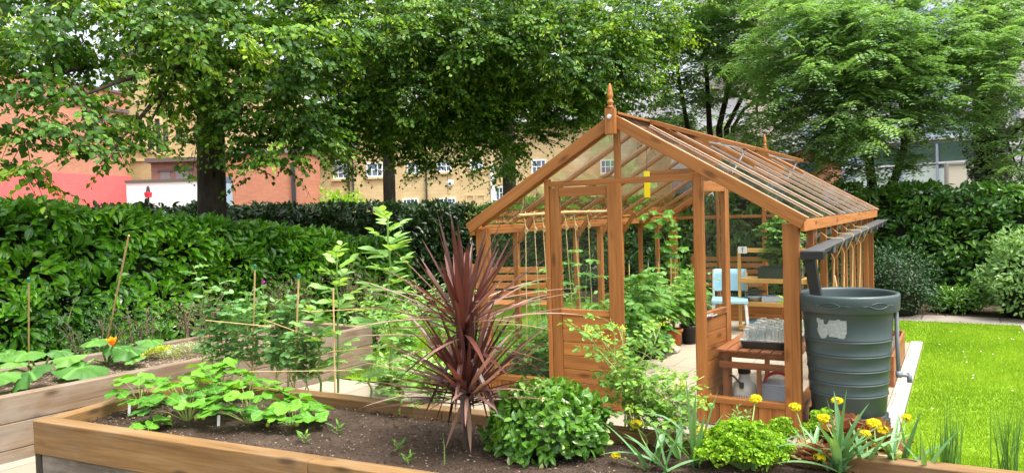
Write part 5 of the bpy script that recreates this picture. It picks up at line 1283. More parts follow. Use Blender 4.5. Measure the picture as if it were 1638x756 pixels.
straps('grey green strap leaves spreading low left of the tall arching blades', 1065, 756, [((-.9, .2, .7), .32, .026, 3.2), ((-.6, 0, .9), .26, .028, 3.0), ((-.2, .1, 1), .22, .03, 1.5), ((.3, 0, .9), .24, .03, 2.5), ((.9, 0, .5), .22, .026, 2)])
straps('few pointed strap leaves beside the lawn edge right of the butt stand', 1448, 750, [((-.7, -.1, .8), .30, .034, 1.4), ((-.15, 0, 1), .26, .026, .3), ((.32, 0, 1), .27, .032, .3), ((.0, -.3, .8), .2, .03, 2), ((.8, 0, .8), .24, .022, 3)])
def rushes(label, u, v, n, h, seed):
    b = gz(u, v, ZS); rng = np.random.default_rng(seed); t = thing('chive_clump', label, 'herb', b); mb = MB(); az = rng.uniform(0, 6.28, n); s = rng.uniform(0, .28, n)
    blades(mb, [b + V2(rng.normal(0, .02), rng.normal(0, .02)) for _ in range(n)], [(math.cos(a) * q, math.sin(a) * q, 1) for a, q in zip(az, s)], h * rng.uniform(.5, 1.05, n), rng.uniform(.0035, .006, n), rng.uniform(0, .8, n), rng.uniform(0, 1, n), 5, .2, .9, .3); wb(mb, 'blades', L_chive, t)
rushes('clump of fine upright chives before the lawn, the one nearer the water butt', 1516, 756, 42, .36, 111); rushes('taller clump of fine upright chives at the right picture edge', 1612, 764, 46, .44, 112); rushes('sparse few chive blades between the strap leaves and the first clump', 1482, 752, 9, .26, 113)
broadleaf('leafy_herb', 'small grey green leafy herb behind the parsley mound against the greenhouse base', 'herb', gz(1178, 700, ZS), .16, 14, 120, .035, .016, L_tom, LANCE, (0, 0), None, 5, .3, .5, .01, None, .003, None, 0, .05)
broadleaf('leafy_herb', 'low pale leafy weeds on the soil between celery and parsley mound', 'herb', gz(1090, 722, ZS), .09, 9, 121, .03, .02, L_celery, OVAL, (0, 0), None, 7, .2, .5, .015, None, .002, None, 0, .12)

# ================================================================== PLANTS OF THE LEFT BED
def lobed(seed):
    rng = np.random.default_rng(seed); n = 40; pts = [(.0, 0, .0)]; f = []
    for ring, q in enumerate((.35, .7, 1.0)):
        for i in range(n):
            a = 2 * PI * i / n; lob = 1 + .13 * math.cos(5 * a) + .045 * math.cos(17 * a + seed) + .03 * math.cos(11 * a)
            if ring < 2: lob = 1 + (lob - 1) * q
            nt_ = 1 - .75 * math.exp(-((a - PI) / .30) ** 2)
            r_ = q * lob * nt_; pts.append((r_ * math.cos(a) * .5, r_ * math.sin(a), (.06 * q * math.cos(5 * a) * .6 + .07 * (1 - q) - .10 * q * q + .025 * math.sin(9 * a) * q + .05 * math.cos(2 * a + 1) * q)))
    for i in range(n): f.append((0, 1 + i, 1 + (i + 1) % n, 1 + (i + 1) % n))
    for r_ in range(2):
        for i in range(n): f.append((1 + r_ * n + i, 1 + (r_ + 1) * n + i, 1 + (r_ + 1) * n + (i + 1) % n, 1 + r_ * n + (i + 1) % n))
    return pts, f
def lob_add(mb, seed, P, D, N, s, var):
    pts, f = lobed(seed); tri = [q[:3] for q in f if q[2] == q[3]]; qd = [q for q in f if q[2] != q[3]]
    pts = np.array(pts); D = Vector(D).normalized(); S = D.cross(Vector(N)).normalized(); N = S.cross(D)
    v = [Vector(P) + D * (x * s) + S * (y * s / 2) + N * (z * s) for x, y, z in pts]
    mb.add([tuple(q) for q in v], [tuple(q) for q in tri] + [tuple(q) for q in qd], pts * np.array([1, 1, 1]), var)
def squash(label, u, v, specs, seed, flower=None, yellow=False):
    b = gz(u, v, ZL); rng = np.random.default_rng(seed); t = thing('squash_plant', label, 'squash plant', b, 0, 'squash plants in the left bed'); sm, lm = MB(), MB()
    for i, (lu, lv, ld_, s, tilt) in enumerate(specs):
        e = at(lu, lv, ld_); d = e - b; dh = V2(d.x, d.y, 0).normalized() if V2(d.x, d.y).length > .03 else V2(1, 0)
        sm.tube([b + dh * .02, b.lerp(e, .55) + V2(0, 0, .05), e], [.010, .008, .006], 6)
        D = dh + V2(rng.normal(0, .3), rng.normal(0, .3) - .25, -.15); N = V2(tilt[0], tilt[1], 1)
        lob_add(lm, seed + i, e, D, N, s, float(np.clip(rng.normal(.5, .25), 0, 1)))
    wb(sm, 'stalk', M_stalk, t); wb(lm, 'foliage', L_squash, t, smooth=True)
    if flower:
        e = at(*flower); mb = MB(); k = 6; az = np.arange(k) * PI / 3
        mb.leaves(TG(4, .1, -.1, .5, .7), np.tile(e, (k, 1)), np.stack([np.cos(az) * .55, np.sin(az) * .55 - .3, np.full(k, .7)], 1), np.stack([-np.cos(az), -np.sin(az), np.full(k, .6)], 1), .085, .05, rng.uniform(0, 1, k)); wb(mb, 'flower', L_orange, t)
        mb = MB(); mb.tube([b, b.lerp(e, .5) + V2(0, 0, .02), e], .006, 5); wb(mb, 'flower_stalk', M_stalk, t)
    return t
squash('squash plant with big round leaves hanging over the sleeper at the left picture edge', 62, 598, [(50, 596, 5.45, .30, (-.1, -.75)), (-8, 602, 5.35, .30, (0, -.3)), (40, 566, 5.75, .27, (.1, -.3)), (110, 572, 5.8, .22, (.1, -.3)), (8, 566, 5.8, .26, (0, -.2)), (95, 562, 6.0, .2, (.1, -.1)), (20, 580, 5.6, .18, (0, -.4))], 201)
squash('squash plant with a broad pale edged leaf and an orange flower', 172, 580, [(130, 588, 5.75, .36, (.2, -.35)), (205, 560, 6.2, .27, (.1, -.3)), (186, 556, 6.3, .22, (-.1, -.1)), (155, 545, 6.3, .24, (0, -.2)), (240, 545, 6.5, .22, (.2, -.1)), (215, 572, 6.15, .16, (.2, -.5))], 211, (181, 553, 6.1))
def mound(name, label, u, v, rx, ry, h, m, seed, n, ls):
    b = gz(u, v, ZL); rng = np.random.default_rng(seed); t = thing(name, label, 'ground cover', b); az = rng.uniform(0, 6.28, n); r_ = np.sqrt(rng.uniform(0, 1, n)); mb = MB()
    P = np.stack([b.x + np.cos(az) * r_ * rx, b.y + np.sin(az) * r_ * ry, b.z + h * (1 - r_ ** 2) * rng.uniform(.5, 1, n)], 1)
    mb.leaves(QUAD, P, np.stack([np.cos(az) * .6, np.sin(az) * .6, rng.uniform(.1, 1, n)], 1), np.tile([0, 0, 1.], (n, 1)) + rng.normal(0, .6, (n, 3)), ls * rng.uniform(.6, 1.2, n), ls * .5, rng.uniform(0, 1, n)); wb(mb, 'foliage', m, t)
mound('golden_marjoram', 'yellow green cushion plant beside the silvery one in the left bed', 258, 568, .16, .14, .09, L_gold, 221, 500, .028); mound('silver_thyme', 'silvery pale cushion plant on the mulch of the left bed', 300, 568, .24, .17, .12, L_silver, 222, 900, .026)
broadleaf('lettuce', 'small brownish red seedling plant at the far end of the left bed', 'lettuce', gz(372, 560, ZL), .07, 9, 225, .06, .04, L_lett, OVG, (0, 0), None, 2, .1, .5, .01)
ncane('short orange cane standing behind the leftmost squash plant', 46, 598, ZL, 46, 447, 5.7, .006, True); ncane('long pale cane leaning right above the squash with the orange flower', 168, 562, ZL, 206, 377, 6.5, .008)
# woody bare stemmed shrubs between bed and hedge
def woody(label, u, v, d, h, seed, n=9, leafy=900, spread=.32, m=L_box):
    p = at(u, v, d); b = V2(p.x, p.y, 0); rng = np.random.default_rng(seed); t = thing('woody_shrub', label, 'shrub', b); sm, lm = MB(), MB(); tips = []
    for i in range(n):
        az = rng.uniform(0, 6.28); q = rng.uniform(.15, 1) * spread; e = b + V2(math.cos(az) * q, math.sin(az) * q, h * rng.uniform(.65, 1)); mid = b.lerp(e, .5) + V2(math.cos(az) * q * .3, math.sin(az) * q * .3, -.02); sm.tube([b, mid, e], [.011, .008, .003], 5)
        for j in range(4):
            s = mid.lerp(e, rng.uniform(0, 1)); az2 = rng.uniform(0, 6.28); e2 = s + V2(math.cos(az2) * .16, math.sin(az2) * .16, rng.uniform(.05, .2)); sm.tube([s, s.lerp(e2, .5) + V2(0, 0, .02), e2], [.004, .003, .0015], 4); tips.append(e2)
    wb(sm, 'branch', M_deadstem, t); k = leafy; idx = rng.integers(len(tips), size=k); P = np.array([tuple(q) for q in tips])[idx] + rng.normal(0, .085, (k, 3)); lm.leaves(OVAL, P, rng.normal(0, 1, (k, 3)), rng.normal(0, .6, (k, 3)) + [0, 0, 1], rng.uniform(.015, .03, k), rng.uniform(.009, .016, k), rng.uniform(0, 1, k)); wb(lm, 'foliage', m, t)
woody('twiggy shrub with pale bare stems between the left bed and the hedge', 228, 520, 7.1, .78, 231, 10, 1100); woody('twiggy shrub behind the long leaning cane', 160, 520, 6.9, .80, 232, 9, 1300)
woody('brown dry twiggy shrub behind the pea plants', 320, 500, 7.9, .85, 233, 12, 500, .3, L_heath); woody('dry reddish twiggy shrub behind the far end of the left bed', 455, 480, 9.2, .8, 234, 14, 700, .4, L_heath); woody('bare dry stems under the hedge near the end of the left bed', 575, 500, 9.6, .95, 235, 14, 160, .35, L_heath)
for u, v, d, h, sd_, lb in [(700, 470, 8.0, .95, 241, 'leafy green border plant behind the burgundy palm'), (655, 500, 8.6, .75, 242, 'leafy green border plant left of the palm, behind the tallest bean'), (745, 500, 8.2, .9, 243, 'leafy border plant between palm and greenhouse corner')]:
    p = at(u, v, d); broadleaf('border_plant', lb, 'plant', V2(p.x, p.y, 0), h, 22, sd_, .085, .038, L_bean, LANCE, (0, 0), None, 11, .15, .4, .02, None, .005, None, .2, .2)
for u, v, d, h, sd_, lb in [(600, 470, 8.6, .70, 251, 'leafy border plant under the tallest bean, beyond the end of the left bed'), (640, 470, 7.4, .80, 252, 'tall leafy border plant directly behind the tallest bean'), (770, 520, 7.4, .60, 253, 'low leafy border plant against the left front pane of the greenhouse'), (690, 560, 6.4, .42, 254, 'low bright border plant beside the paving left of the palm'), (620, 560, 6.7, .36, 255, 'low bright border plant beside the paving near the left bed end')]:
    p = at(u, v, d); broadleaf('border_plant', lb, 'plant', V2(p.x, p.y, 0), h, 22, sd_, .10, .046, L_bean if sd_ != 253 else L_tom, LANCE, (0, 0), None, 12, .12, .4, .03, None, .005, None, .2, .2)
for u, v, d, lb in [(605, 542, 7.6, 'purple flower spike beyond the end of the left bed'), (420, 452, 6.2, 'small purple pea flower high among the canes')]:
    p = at(u, v, d); zb = 0 if d > 7 else ZL; b = V2(p.x, p.y, zb); t = thing('purple_flower', lb, 'flower', b); mb = MB(); mb.tube([b, b + V2(.01, 0, (p.z - zb) * .6), p], [.005, .004, .002], 5); wb(mb, 'stalk', M_stalk, t)
    mb = MB(); k = 9; rng = np.random.default_rng(int(u)); mb.leaves(QUAD, np.array(p) + rng.normal(0, .015, (k, 3)), rng.normal(0, 1, (k, 3)), rng.normal(0, 1, (k, 3)), .022, .018, rng.uniform(0, 1, k)); wb(mb, 'flower', L_purple, t)
    mb = MB(); k = 10; mb.leaves(LANCE, [tuple(b.lerp(p, q)) for q in np.linspace(.1, .85, k)], rng.normal(0, 1, (k, 3)) + [0, 0, .4], [(0, 0, 1)] * k, .11, .04, rng.uniform(0, 1, k)); wb(mb, 'foliage', L_bean, t)

# ================================================================== PLANTS IN THE GREENHOUSE
for i, (a, b_, h, lb) in enumerate([(.40, .32, 1.10, 'tomato plant climbing its twine nearest the left front pane'), (.40, .62, 1.0, 'second tomato plant along the left wall, behind the closed door glass'), (.42, .98, 1.2, 'third tomato plant along the left wall, tall behind the closed door glass'), (.40, 1.35, 1.15, 'fourth tomato plant along the left wall, yellowing at its stem')]):
    p = gw(a, b_, .01); tomato('tomato_plant', lb, 'tomato plant', p, h, 11, 300 + i, .26, (.075, .04), lean=(.03, .02))
for i, (a, b_, h, lb) in enumerate([(.30, .25, .55, 'bushy low plant filling the foot of the left front pane'), (.52, .40, .50, 'bushy low plant pressed against the left front pane beside the door'), (.25, .85, .6, 'bushy green plant by the left glass wall'), (.55, 1.0, .55, 'bushy green plant behind the closed door boards'), (.28, 1.75, .6, 'bushy green plant midway along the left glass wall')]):
    p = gw(a, b_, .01); broadleaf('bushy_plant', lb, 'plant', p, h * 1.15, 17, 320 + i, .12, .065, L_tom, OVG, (0, 0), None, 12, .1, .3, .04, None, .005, None, .25, .15)
for i, (a, b_, h, lb) in enumerate([(.72, 1.15, .62, 'leafy tomato plant nearest the open doorway, spilling over the slabs'), (.74, 1.6, .78, 'leafy tomato plant second from the open doorway'), (.70, 2.05, .82, 'leafy tomato plant third from the open doorway'), (.60, 2.45, .85, 'leafy tomato plant before the clay pots')]):
    p = gw(a, b_, .06); t = tomato('tomato_plant', lb, 'tomato plant', p, h * 1.15, 11, 340 + i, .26, (.09, .052), stems=6, lean=(.06, -.03))
    mb = MB(); mb.lathe([(0, -.05), (.09, -.05), (.115, .10), (.12, .10), (.108, .08), (0, .08)], 18); mb.build('pot', M_black, t, smooth=True)
for i, (a, b_, r_, h, m, ph_, lb) in enumerate([(.70, 2.62, .075, .16, M_terra, .50, 'pepper plant in a small pale clay pot behind the tomatoes'), (.77, 2.90, .095, .20, M_terra, .62, 'pepper plant in the bright terracotta pot'), (.88, 3.10, .105, .22, M_black, .66, 'pepper plant in a black pot just behind the terracotta pot'), (.84, 3.42, .11, .24, M_black, .62, 'pepper plant in the second black pot'), (.76, 3.80, .15, .36, M_black, .5, 'pepper plant in the largest black tub at the far end')]):
    t = gthing('potted_pepper', lb, 'pot plant', a, b_)
    mb = MB(); mb.lathe([(0, 0), (r_ * .72, 0), (r_ * .96, h * .84), (r_ * 1.06, h * .84), (r_ * 1.08, h), (r_ * .97, h), (r_ * .93, h * .9), (0, h * .9)], 24); mb.build('pot', m, t, smooth=True)
    rng = np.random.default_rng(360 + i); p = gw(a, b_, .008 + h * .88)
    broadleaf(None, None, None, p, ph_, 20, 360 + i, .15, .075, L_bean if i % 2 else L_straw, OVG, (.02, 0), None, 5, .2, .25, .06, None, .006, t, .5, .10)
t = gthing('compost_bag', 'small crumpled orange and white compost bag beside the clay pots', 'bag', .86, 2.50)
mb = MB(); mb.box((0, 0, .035), (.2, .15, .07)); mb.build('sack', plain('orange_bag', (.62, .22, .08), .4, .4, .5, 14, col2=(.7, .68, .6)), t, bevel=.03)
t = gthing('low_tray', 'low black seed tray on the slabs before the compost bag', 'tray', .80, 2.25); mb = MB(); mb.box((0, 0, .03), (.26, .36, .06)); mb.build('shell', M_black, t, bevel=.006)
for i, (a, b_, z) in enumerate([(.45, 2.35, 1.02), (.52, 2.75, 1.0), (.55, 3.0, 1.0), (.60, 3.3, 1.02), (.55, 3.6, .98)]):
    p = gw(a, b_, .2); q = gw(a + .02, b_ - .03, z); cane('thin pot cane with a pale cap standing among the potted peppers', tuple(p), tuple(q), .006, True, 'pot canes among the peppers')
rng = np.random.default_rng(390)
def vine():
    t = gthing('climbing_vine', 'climbing cucumber vine with broad leaves near the far end of the greenhouse', 'vine', .50, 3.95); sm, lm = MB(), MB(); b = gw(.50, 3.95, .01)
    for k in range(2):
        pts = [b, b + V2(.05, .02, .5), b + V2(.0 - .08 * k, .02, .95), b + V2(-.12 - .12 * k, 0, 1.3), b + V2(-.22 - .2 * k, 0, 1.52)]; sm.tube(pts, [.008, .007, .006, .005, .003], 6)
        for i in range(13):
            tt = .25 + .74 * i / 12; p = along(pts, tt); az = rng.uniform(0, 6.28); e = p + V2(math.cos(az) * .09, math.sin(az) * .09, .04); sm.tube([p, e], .003, 4); lob_add(lm, 500 + i, e, (math.cos(az), math.sin(az), -.3), (math.cos(az) * .5 + .2, math.sin(az) * .5 - .6, .8), rng.uniform(.11, .18), rng.uniform(.4, 1))
    wb(sm, 'stem', M_stalk, t); wb(lm, 'foliage', L_straw, t)
vine()
p = gw(1.68, 4.33, .82)
t = thing('tomato_seedlings', 'bushy tomato seedlings growing out of the black trough on the pine shelf', 'seedlings', p)
tomato(None, None, None, p, .60, 12, 395, .22, (.08, .05), parent=t, stems=12, spread=.9)
# ================================================================== HEDGES AND SHRUBS
def hedge(name, label, p0, p1, hfun, depth, n, seed, m, leafL=.12, dens_back=.15, bulge=.11, z0=.02, core=M_twig, cat='hedge', hang=0.0):
    """n leaves over the face turned to the garden, the top and a little of the back"""
    p0 = V2(*p0); p1 = V2(*p1); x = (p1 - p0); L = x.length; x.normalize(); y = V2(-x.y, x.x)      # y points away from the garden
    t = thing(name, label, cat, p0, math.atan2(x.y, x.x)); rng = np.random.default_rng(seed)
    def lump(s, z): return bulge * (.55 * np.sin(2.3 * s + 1.1 * np.sin(1.7 * z + s)) + .45 * np.sin(5.1 * z + 2.7 * np.sin(1.3 * s)) + .35 * np.sin(7.3 * s - 3.1 * z))
    nf = int(n * .66); nt = int(n * .28); nb = n - nf - nt
    s = rng.uniform(0, L, nf); hh = hfun(s); z = z0 + (hh - z0) * rng.uniform(0, 1, nf) ** .85
    dpt = rng.exponential(.07, nf); rnd = np.clip((z - (hh - .25)) / .25, 0, 1)
    yy = -lump(s, z) + dpt + rnd ** 2 * .16 + hang * (1 - z / hh)
    P1 = np.stack([s, yy, z], 1); O1 = np.tile([0, -1, .25], (nf, 1))
    s = rng.uniform(0, L, nt); hh = hfun(s); yy = rng.uniform(0, depth, nt); z = hh + .35 * lump(s, yy * 3) - rng.exponential(.05, nt) - .08 * (np.abs(yy / depth - .5) * 2) ** 3
    P2 = np.stack([s, yy, z], 1); O2 = np.tile([0, -.25, 1], (nt, 1))
    s = rng.uniform(0, L, nb); z = z0 + hfun(s) * rng.uniform(0, 1, nb); P3 = np.stack([s, depth + lump(s + 5, z) * .6, z], 1); O3 = np.tile([0, 1, .2], (nb, 1))
    P = np.concatenate([P1, P2, P3]); O = np.concatenate([O1, O2, O3]); k = len(P)
    # leaves come in whorls: neighbours share a direction
    sh = np.stack([np.sin(P[:, 0] * 11 + P[:, 2] * 7), np.zeros(k), np.cos(P[:, 2] * 13 - P[:, 0] * 5)], 1) * .7
    D = O * .45 + sh + rng.normal(0, .45, (k, 3)) + np.array([0, -.15, -.1]); N = O * .8 + np.array([0, -.2, .75]) + rng.normal(0, .35, (k, 3))
    ln = leafL * rng.uniform(.6, 1.2, k); mb = MB(); var = np.clip(rng.normal(.42, .2, k) + .22 * np.sin(P[:, 0] * 3.1 + 2 * np.sin(P[:, 2] * 4.3)), 0, 1)
    mb.leaves(LAUR, P, D, N, ln, ln * rng.uniform(.40, .52, k), var); mb.build('foliage', m, t)
    mb = MB(); nu, nv = int(L * 3) + 2, 8; vs_ = []
    for i in range(nu + 1):
        q = L * i / nu; h = float(hfun(np.array([q]))[0])
        for (yy, z) in ((.30, 0), (.24, h * .35), (.20, h * .7), (.34, h - .17), (depth * .5, h - .12), (depth - .2, h - .2), (depth - .15, h * .4), (depth - .2, 0)):
            vs_.append((q + random.uniform(-.04, .04), yy + random.uniform(-.05, .05), z + random.uniform(-.03, .03) if z else 0))
    mb.add(vs_, [(i * 8 + j, i * 8 + j + 1, (i + 1) * 8 + j + 1, (i + 1) * 8 + j) for i in range(nu) for j in range(7)] + [tuple(range(8)), tuple(nu * 8 + j for j in range(7, -1, -1))]); mb.build('branches', core, t)  # solid dark core added to block light between the leaves
    return t
M_core = plain('core_shade', (.018, .022, .010), .9, .1, .5, 12)  # for hedge and shrub cores: their inner shade put into the colour
hx = V2(.58, .81).normalized()
def hn(s):                                     # near hedge: clipped at the left, loose and lower towards the far end
    t = (s - 2.6) / 1.0
    return np.interp(t, [-3, .3, 1.6, 2.6, 3.4, 4.6, 5.6, 7], [1.87, 1.85, 1.76, 1.63, 1.52, 1.40, 1.22, .95])
q0 = V2(-5.25, 7.0) - hx * 2.6
hedge('laurel_hedge', 'bright glossy laurel hedge behind the left raised bed', q0, q0 + hx * 8.7, hn, 1.0, 19000, 401, L_laurel, .135, core=M_core)
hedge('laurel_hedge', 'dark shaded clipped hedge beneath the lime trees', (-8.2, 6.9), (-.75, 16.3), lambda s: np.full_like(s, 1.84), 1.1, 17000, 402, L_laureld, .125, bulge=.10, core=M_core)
hedge('laurel_hedge', 'tall laurel hedge behind the lawn and the far end of the greenhouse', (-.9, 16.2), (10.2, 9.45), lambda s: 1.84 + .06 * np.sin(s * 1.1) - np.clip((4.0 - s) / 4, 0, 1) * .05, 1.3, 22000, 403, leaf('mid_laurel_leaf', (.03, .105, .015), (.07, .19, .02), (.15, .32, .035), .25, .3, .5, veins=True), .12, core=M_core)
def bush(label, u, v, d, rx, rz, n, seed, m, ls, group=None):
    p = at(u, v, d); b = V2(p.x, p.y, 0); t = thing('round_shrub', label, 'shrub', b); rng = np.random.default_rng(seed)
    N_ = unit(rng.normal(0, 1, (n, 3))); N_[:, 2] = np.abs(N_[:, 2]) * 1.0 - .35 * (rng.uniform(0, 1, n) < .4); lump = 1 + .10 * np.sin(N_[:, 0] * 6 + N_[:, 2] * 5) + .07 * np.sin(N_[:, 1] * 11 + N_[:, 0] * 7)
    P = N_ * (rng.uniform(.7, 1.03, n) * lump)[:, None] * np.array([rx, rx, rz * .72]) + np.array([b.x, b.y, rz * .34]); P[:, 2] = np.maximum(P[:, 2], .02)
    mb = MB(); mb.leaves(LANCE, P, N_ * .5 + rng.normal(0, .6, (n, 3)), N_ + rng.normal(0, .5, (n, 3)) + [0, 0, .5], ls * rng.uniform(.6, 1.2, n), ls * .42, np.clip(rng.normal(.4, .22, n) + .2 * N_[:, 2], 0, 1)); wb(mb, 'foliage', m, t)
    mb = MB()
    for i in range(40):
        q = Vector(P[rng.integers(n)]); mb.tube([b, b.lerp(q, .5) + V2(0, 0, .06), q], [.012, .008, .003], 5)
    wb(mb, 'branches', M_twig, t)
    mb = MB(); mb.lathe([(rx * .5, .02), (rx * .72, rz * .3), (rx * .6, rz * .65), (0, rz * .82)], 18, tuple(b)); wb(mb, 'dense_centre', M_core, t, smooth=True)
bush('dark small leaved round shrub at the far right corner of the greenhouse', 1428, 470, 10.6, .62, .95, 5200, 411, leaf('dark_small_leaf', (.012, .045, .014), (.022, .07, .02), (.04, .10, .03), .2, .4, .4), .05)
bush('bright green pointed leaf shrub at the right picture edge beyond the lawn', 1652, 450, 9.9, .62, 1.12, 4200, 412, L_pin, .085)
bush('pale green bush before the honey stone building', 547, 320, 30, 1.3, 2.6, 2500, 413, L_parsley, .2)
bush('low leafy tangle under the right hedge', 1530, 490, 10.6, .35, .35, 1500, 414, L_shrub, .06)

# ================================================================== TREES
def limb(mb, p0, p1, r0, r1, rng, bend=.12, n=6):
    p0, p1 = Vector(p0), Vector(p1); L = (p1 - p0).length; o = Vector(rng.normal(0, 1, 3)) * bend * L; pts = []
    for i in range(n + 1):
        t = i / n; pts.append(p0.lerp(p1, t) + o * math.sin(PI * t) * .6 + Vector((0, 0, bend * L * .6 * math.sin(PI * t))))
    mb.tube(pts, list(np.linspace(r0, r1, n + 1)), 8); return pts
HEARTC = TG(3, .07, .22, .30, .62)
def lime_sprays(lm, bm, sm, c, rad, ns, rng, ls=.078, droop=.55, shade=0.0, bract=.14, K=15):
    c = np.array(c); rad = np.array(rad); nc = max(2, ns // 8); per = max(1, round(ns / nc)); ns = nc * per
    cn = unit(rng.normal(0, 1, (nc, 3))); cn[:, 2] *= .9; cq = rng.uniform(.2, 1, nc) ** .5; cc = c + cn * rad * cq[:, None]          # boughs, each a drooping umbrella of sprays
    ci = np.repeat(np.arange(nc), per); az = rng.uniform(0, 2 * PI, ns); ov = np.stack([np.cos(az), np.sin(az), rng.uniform(-.55, .55, ns)], 1)
    N_ = unit(cn[ci] * .8 + ov * .7); q = cq[ci]; cv = rng.normal(.42, .17, nc)[ci]
    dirs = unit(ov + cn[ci] * np.array([.9, .9, .3]) + np.array([0, -.2, -.05])); ln = rng.uniform(.28, .6, ns)
    B = cc[ci] + rng.normal(0, .10, (ns, 3))
    T = (np.arange(K) + .6) / K
    ctr = B[:, None] + dirs[:, None] * (ln[:, None] * T)[..., None]; ctr[..., 2] -= droop * (ln[:, None] * T) ** 2 * 1.1
    side = np.cross(dirs, [0, 0, 1.]); side = unit(side); sg = np.where(np.arange(K) % 2 == 0, 1, -1)[None, :, None]
    D = dirs[:, None] * .55 + side[:, None] * sg * .9 + np.array([0, 0, -.55]) + rng.normal(0, .32, (ns, K, 3))
    Nn = np.array([0, 0, .85]) + N_[:, None] * .5 + rng.normal(0, .4, (ns, K, 3))
    P = ctr + side[:, None] * sg * .02
    l_ = ls * rng.uniform(.45, 1.25, (ns, K)) * (1.1 - .35 * T)[None]; var = np.clip(cv[:, None] + rng.normal(0, .10, (ns, 1)) + rng.normal(0, .12, (ns, K)) + .22 * (T - .5)[None], 0, 1)
    lm.leaves(HEARTC, P.reshape(-1, 3), D.reshape(-1, 3), Nn.reshape(-1, 3), l_.ravel(), l_.ravel() * .86, var.ravel())
    for i in range(ns):                        # the twig of each spray
        a = B[i]; e = ctr[i, -1]; m_ = ctr[i, K // 2]; sm.tube([tuple(a), tuple(m_), tuple(e)], [.006, .004, .002], 3, .5, cap=False)
    nb = int(ns * bract)
    if nb:
        idx = rng.choice(np.where(q > .6)[0], min(nb, (q > .6).sum()), replace=False)
        for i in idx:
            k = 12; tt = rng.uniform(.25, 1, k); pp = B[i] + dirs[i] * (ln[i] * tt)[:, None]; pp[:, 2] -= droop * (ln[i] * tt) ** 2; bm.leaves(QUAD, pp + rng.normal(0, .03, (k, 3)), rng.normal(0, .35, (k, 3)) + np.array([0, 0, -.6]) + dirs[i] * .7, rng.normal(0, .7, (k, 3)) + [0, -.4, .3], rng.uniform(.05, .085, k), .018, rng.uniform(0, 1, k))
def lime(label, base, r0, lean, lobes, shade_lobes, seed, top=9.5, ls=.078, dens=1.0):
    """lobes: (u, v, d, rx, rz, sprays) of the low crown; shade_lobes in metres for the crown above"""
    rng = np.random.default_rng(seed); b = V2(base[0], base[1]); t = thing('lime_tree', label, 'tree', b); tr, lm, bm, sm = MB(), MB(), MB(), MB()
    pts = [b + V2(0, 0, -.05), b + V2(.01, 0, .4), b + V2(lean[0] * .25, lean[1] * .25, 1.8), b + V2(lean[0] * .5, lean[1] * .5, 3.4), b + V2(lean[0], lean[1], top * .62), b + V2(lean[0] * 1.2, lean[1] * 1.2, top)]
    tr.tube(pts, [r0 * 1.35, r0 * 1.1, r0, r0 * .92, r0 * .6, r0 * .15], 16); cs = []
    for (u, v, d, rx, rz, ns) in lobes:
        c = at(u, v, d); cs.append(c); lime_sprays(lm, bm, sm, tuple(c), (rx, rx * .95, rz), int(ns * dens), rng, ls)
    for (dx, dy, z, rx, rz, ns) in shade_lobes:
        c = b + V2(dx, dy, z); cs.append(c); lime_sprays(lm, bm, sm, tuple(c), (rx, rx, rz), ns, rng, ls * 2.3, .3, 0, 0, 9)
    for i, c in enumerate(cs):
        if i % 2: continue
        hz_ = min(top * .8, max(3.4, c.z + .4) + rng.uniform(0, .7)); s = next(a.lerp(b2, (hz_ - a.z) / (b2.z - a.z)) for a, b2 in zip(pts[1:], pts[2:]) if a.z <= hz_ <= b2.z)
        limb(tr, s, c, min(r0 * .3, .022 + .010 * (c - s).length), .006, rng, .14)
    wb(tr, 'trunk', M_bark, t, smooth=True); wb(lm, 'crown', L_lime, t); wb(sm, 'twigs', M_twig, t); wb(bm, 'bracts', L_bract, t); return t
T1 = at(335, 345, 10.0)
lime('nearest lime tree with dark trunk, its branches hanging over the left hedge', (T1.x, T1.y), .185, (.12, .1),
     [(40, 25, 7.6, 1.1, .50, 75), (20, 90, 7.6, .6, .3, 30), (60, 125, 7.2, .75, .34, 25), (120, 215, 7.1, .38, .28, 15), (95, 170, 7.1, .4, .2, 10), (15, 200, 7.0, .40, .40, 10), (160, 262, 7.1, .16, .12, 4), (40, 270, 7.1, .28, .16, 4), (175, 70, 7.8, .8, .42, 28), (300, 40, 8.4, 1.0, .48, 90), (232, 170, 8.4, .22, .34, 8), (260, 95, 8.8, .7, .45, 20), (222, 235, 8.3, .10, .13, 4), (285, 215, 9, .15, .2, 6),
      (420, 70, 9.0, 1.1, .70, 120), (430, 165, 9.2, .75, .42, 70), (385, 205, 9.4, .35, .25, 20), (455, 225, 9.3, .5, .26, 34), (395, 250, 9.3, .22, .10, 6), (320, 130, 10.4, .9, .5, 45), (150, 10, 9.5, 1.6, .5, 60), (480, 130, 10.2, .9, .9, 70), (60, -25, 8.6, 1.2, .4, 50), (250, -15, 9.2, 1.3, .4, 60), (430, -10, 10, 1.2, .4, 55)],
     [(-2.6, .3, 5.6, 2.4, .8, 130), (0, .3, 5.8, 2.6, 1.0, 150), (2.2, .6, 6.0, 2.0, .9, 80), (0, .6, 7.6, 2.8, 1.2, 110)], 501, 9.5, .078, 1.9)
T2 = at(622, 325, 16.0)
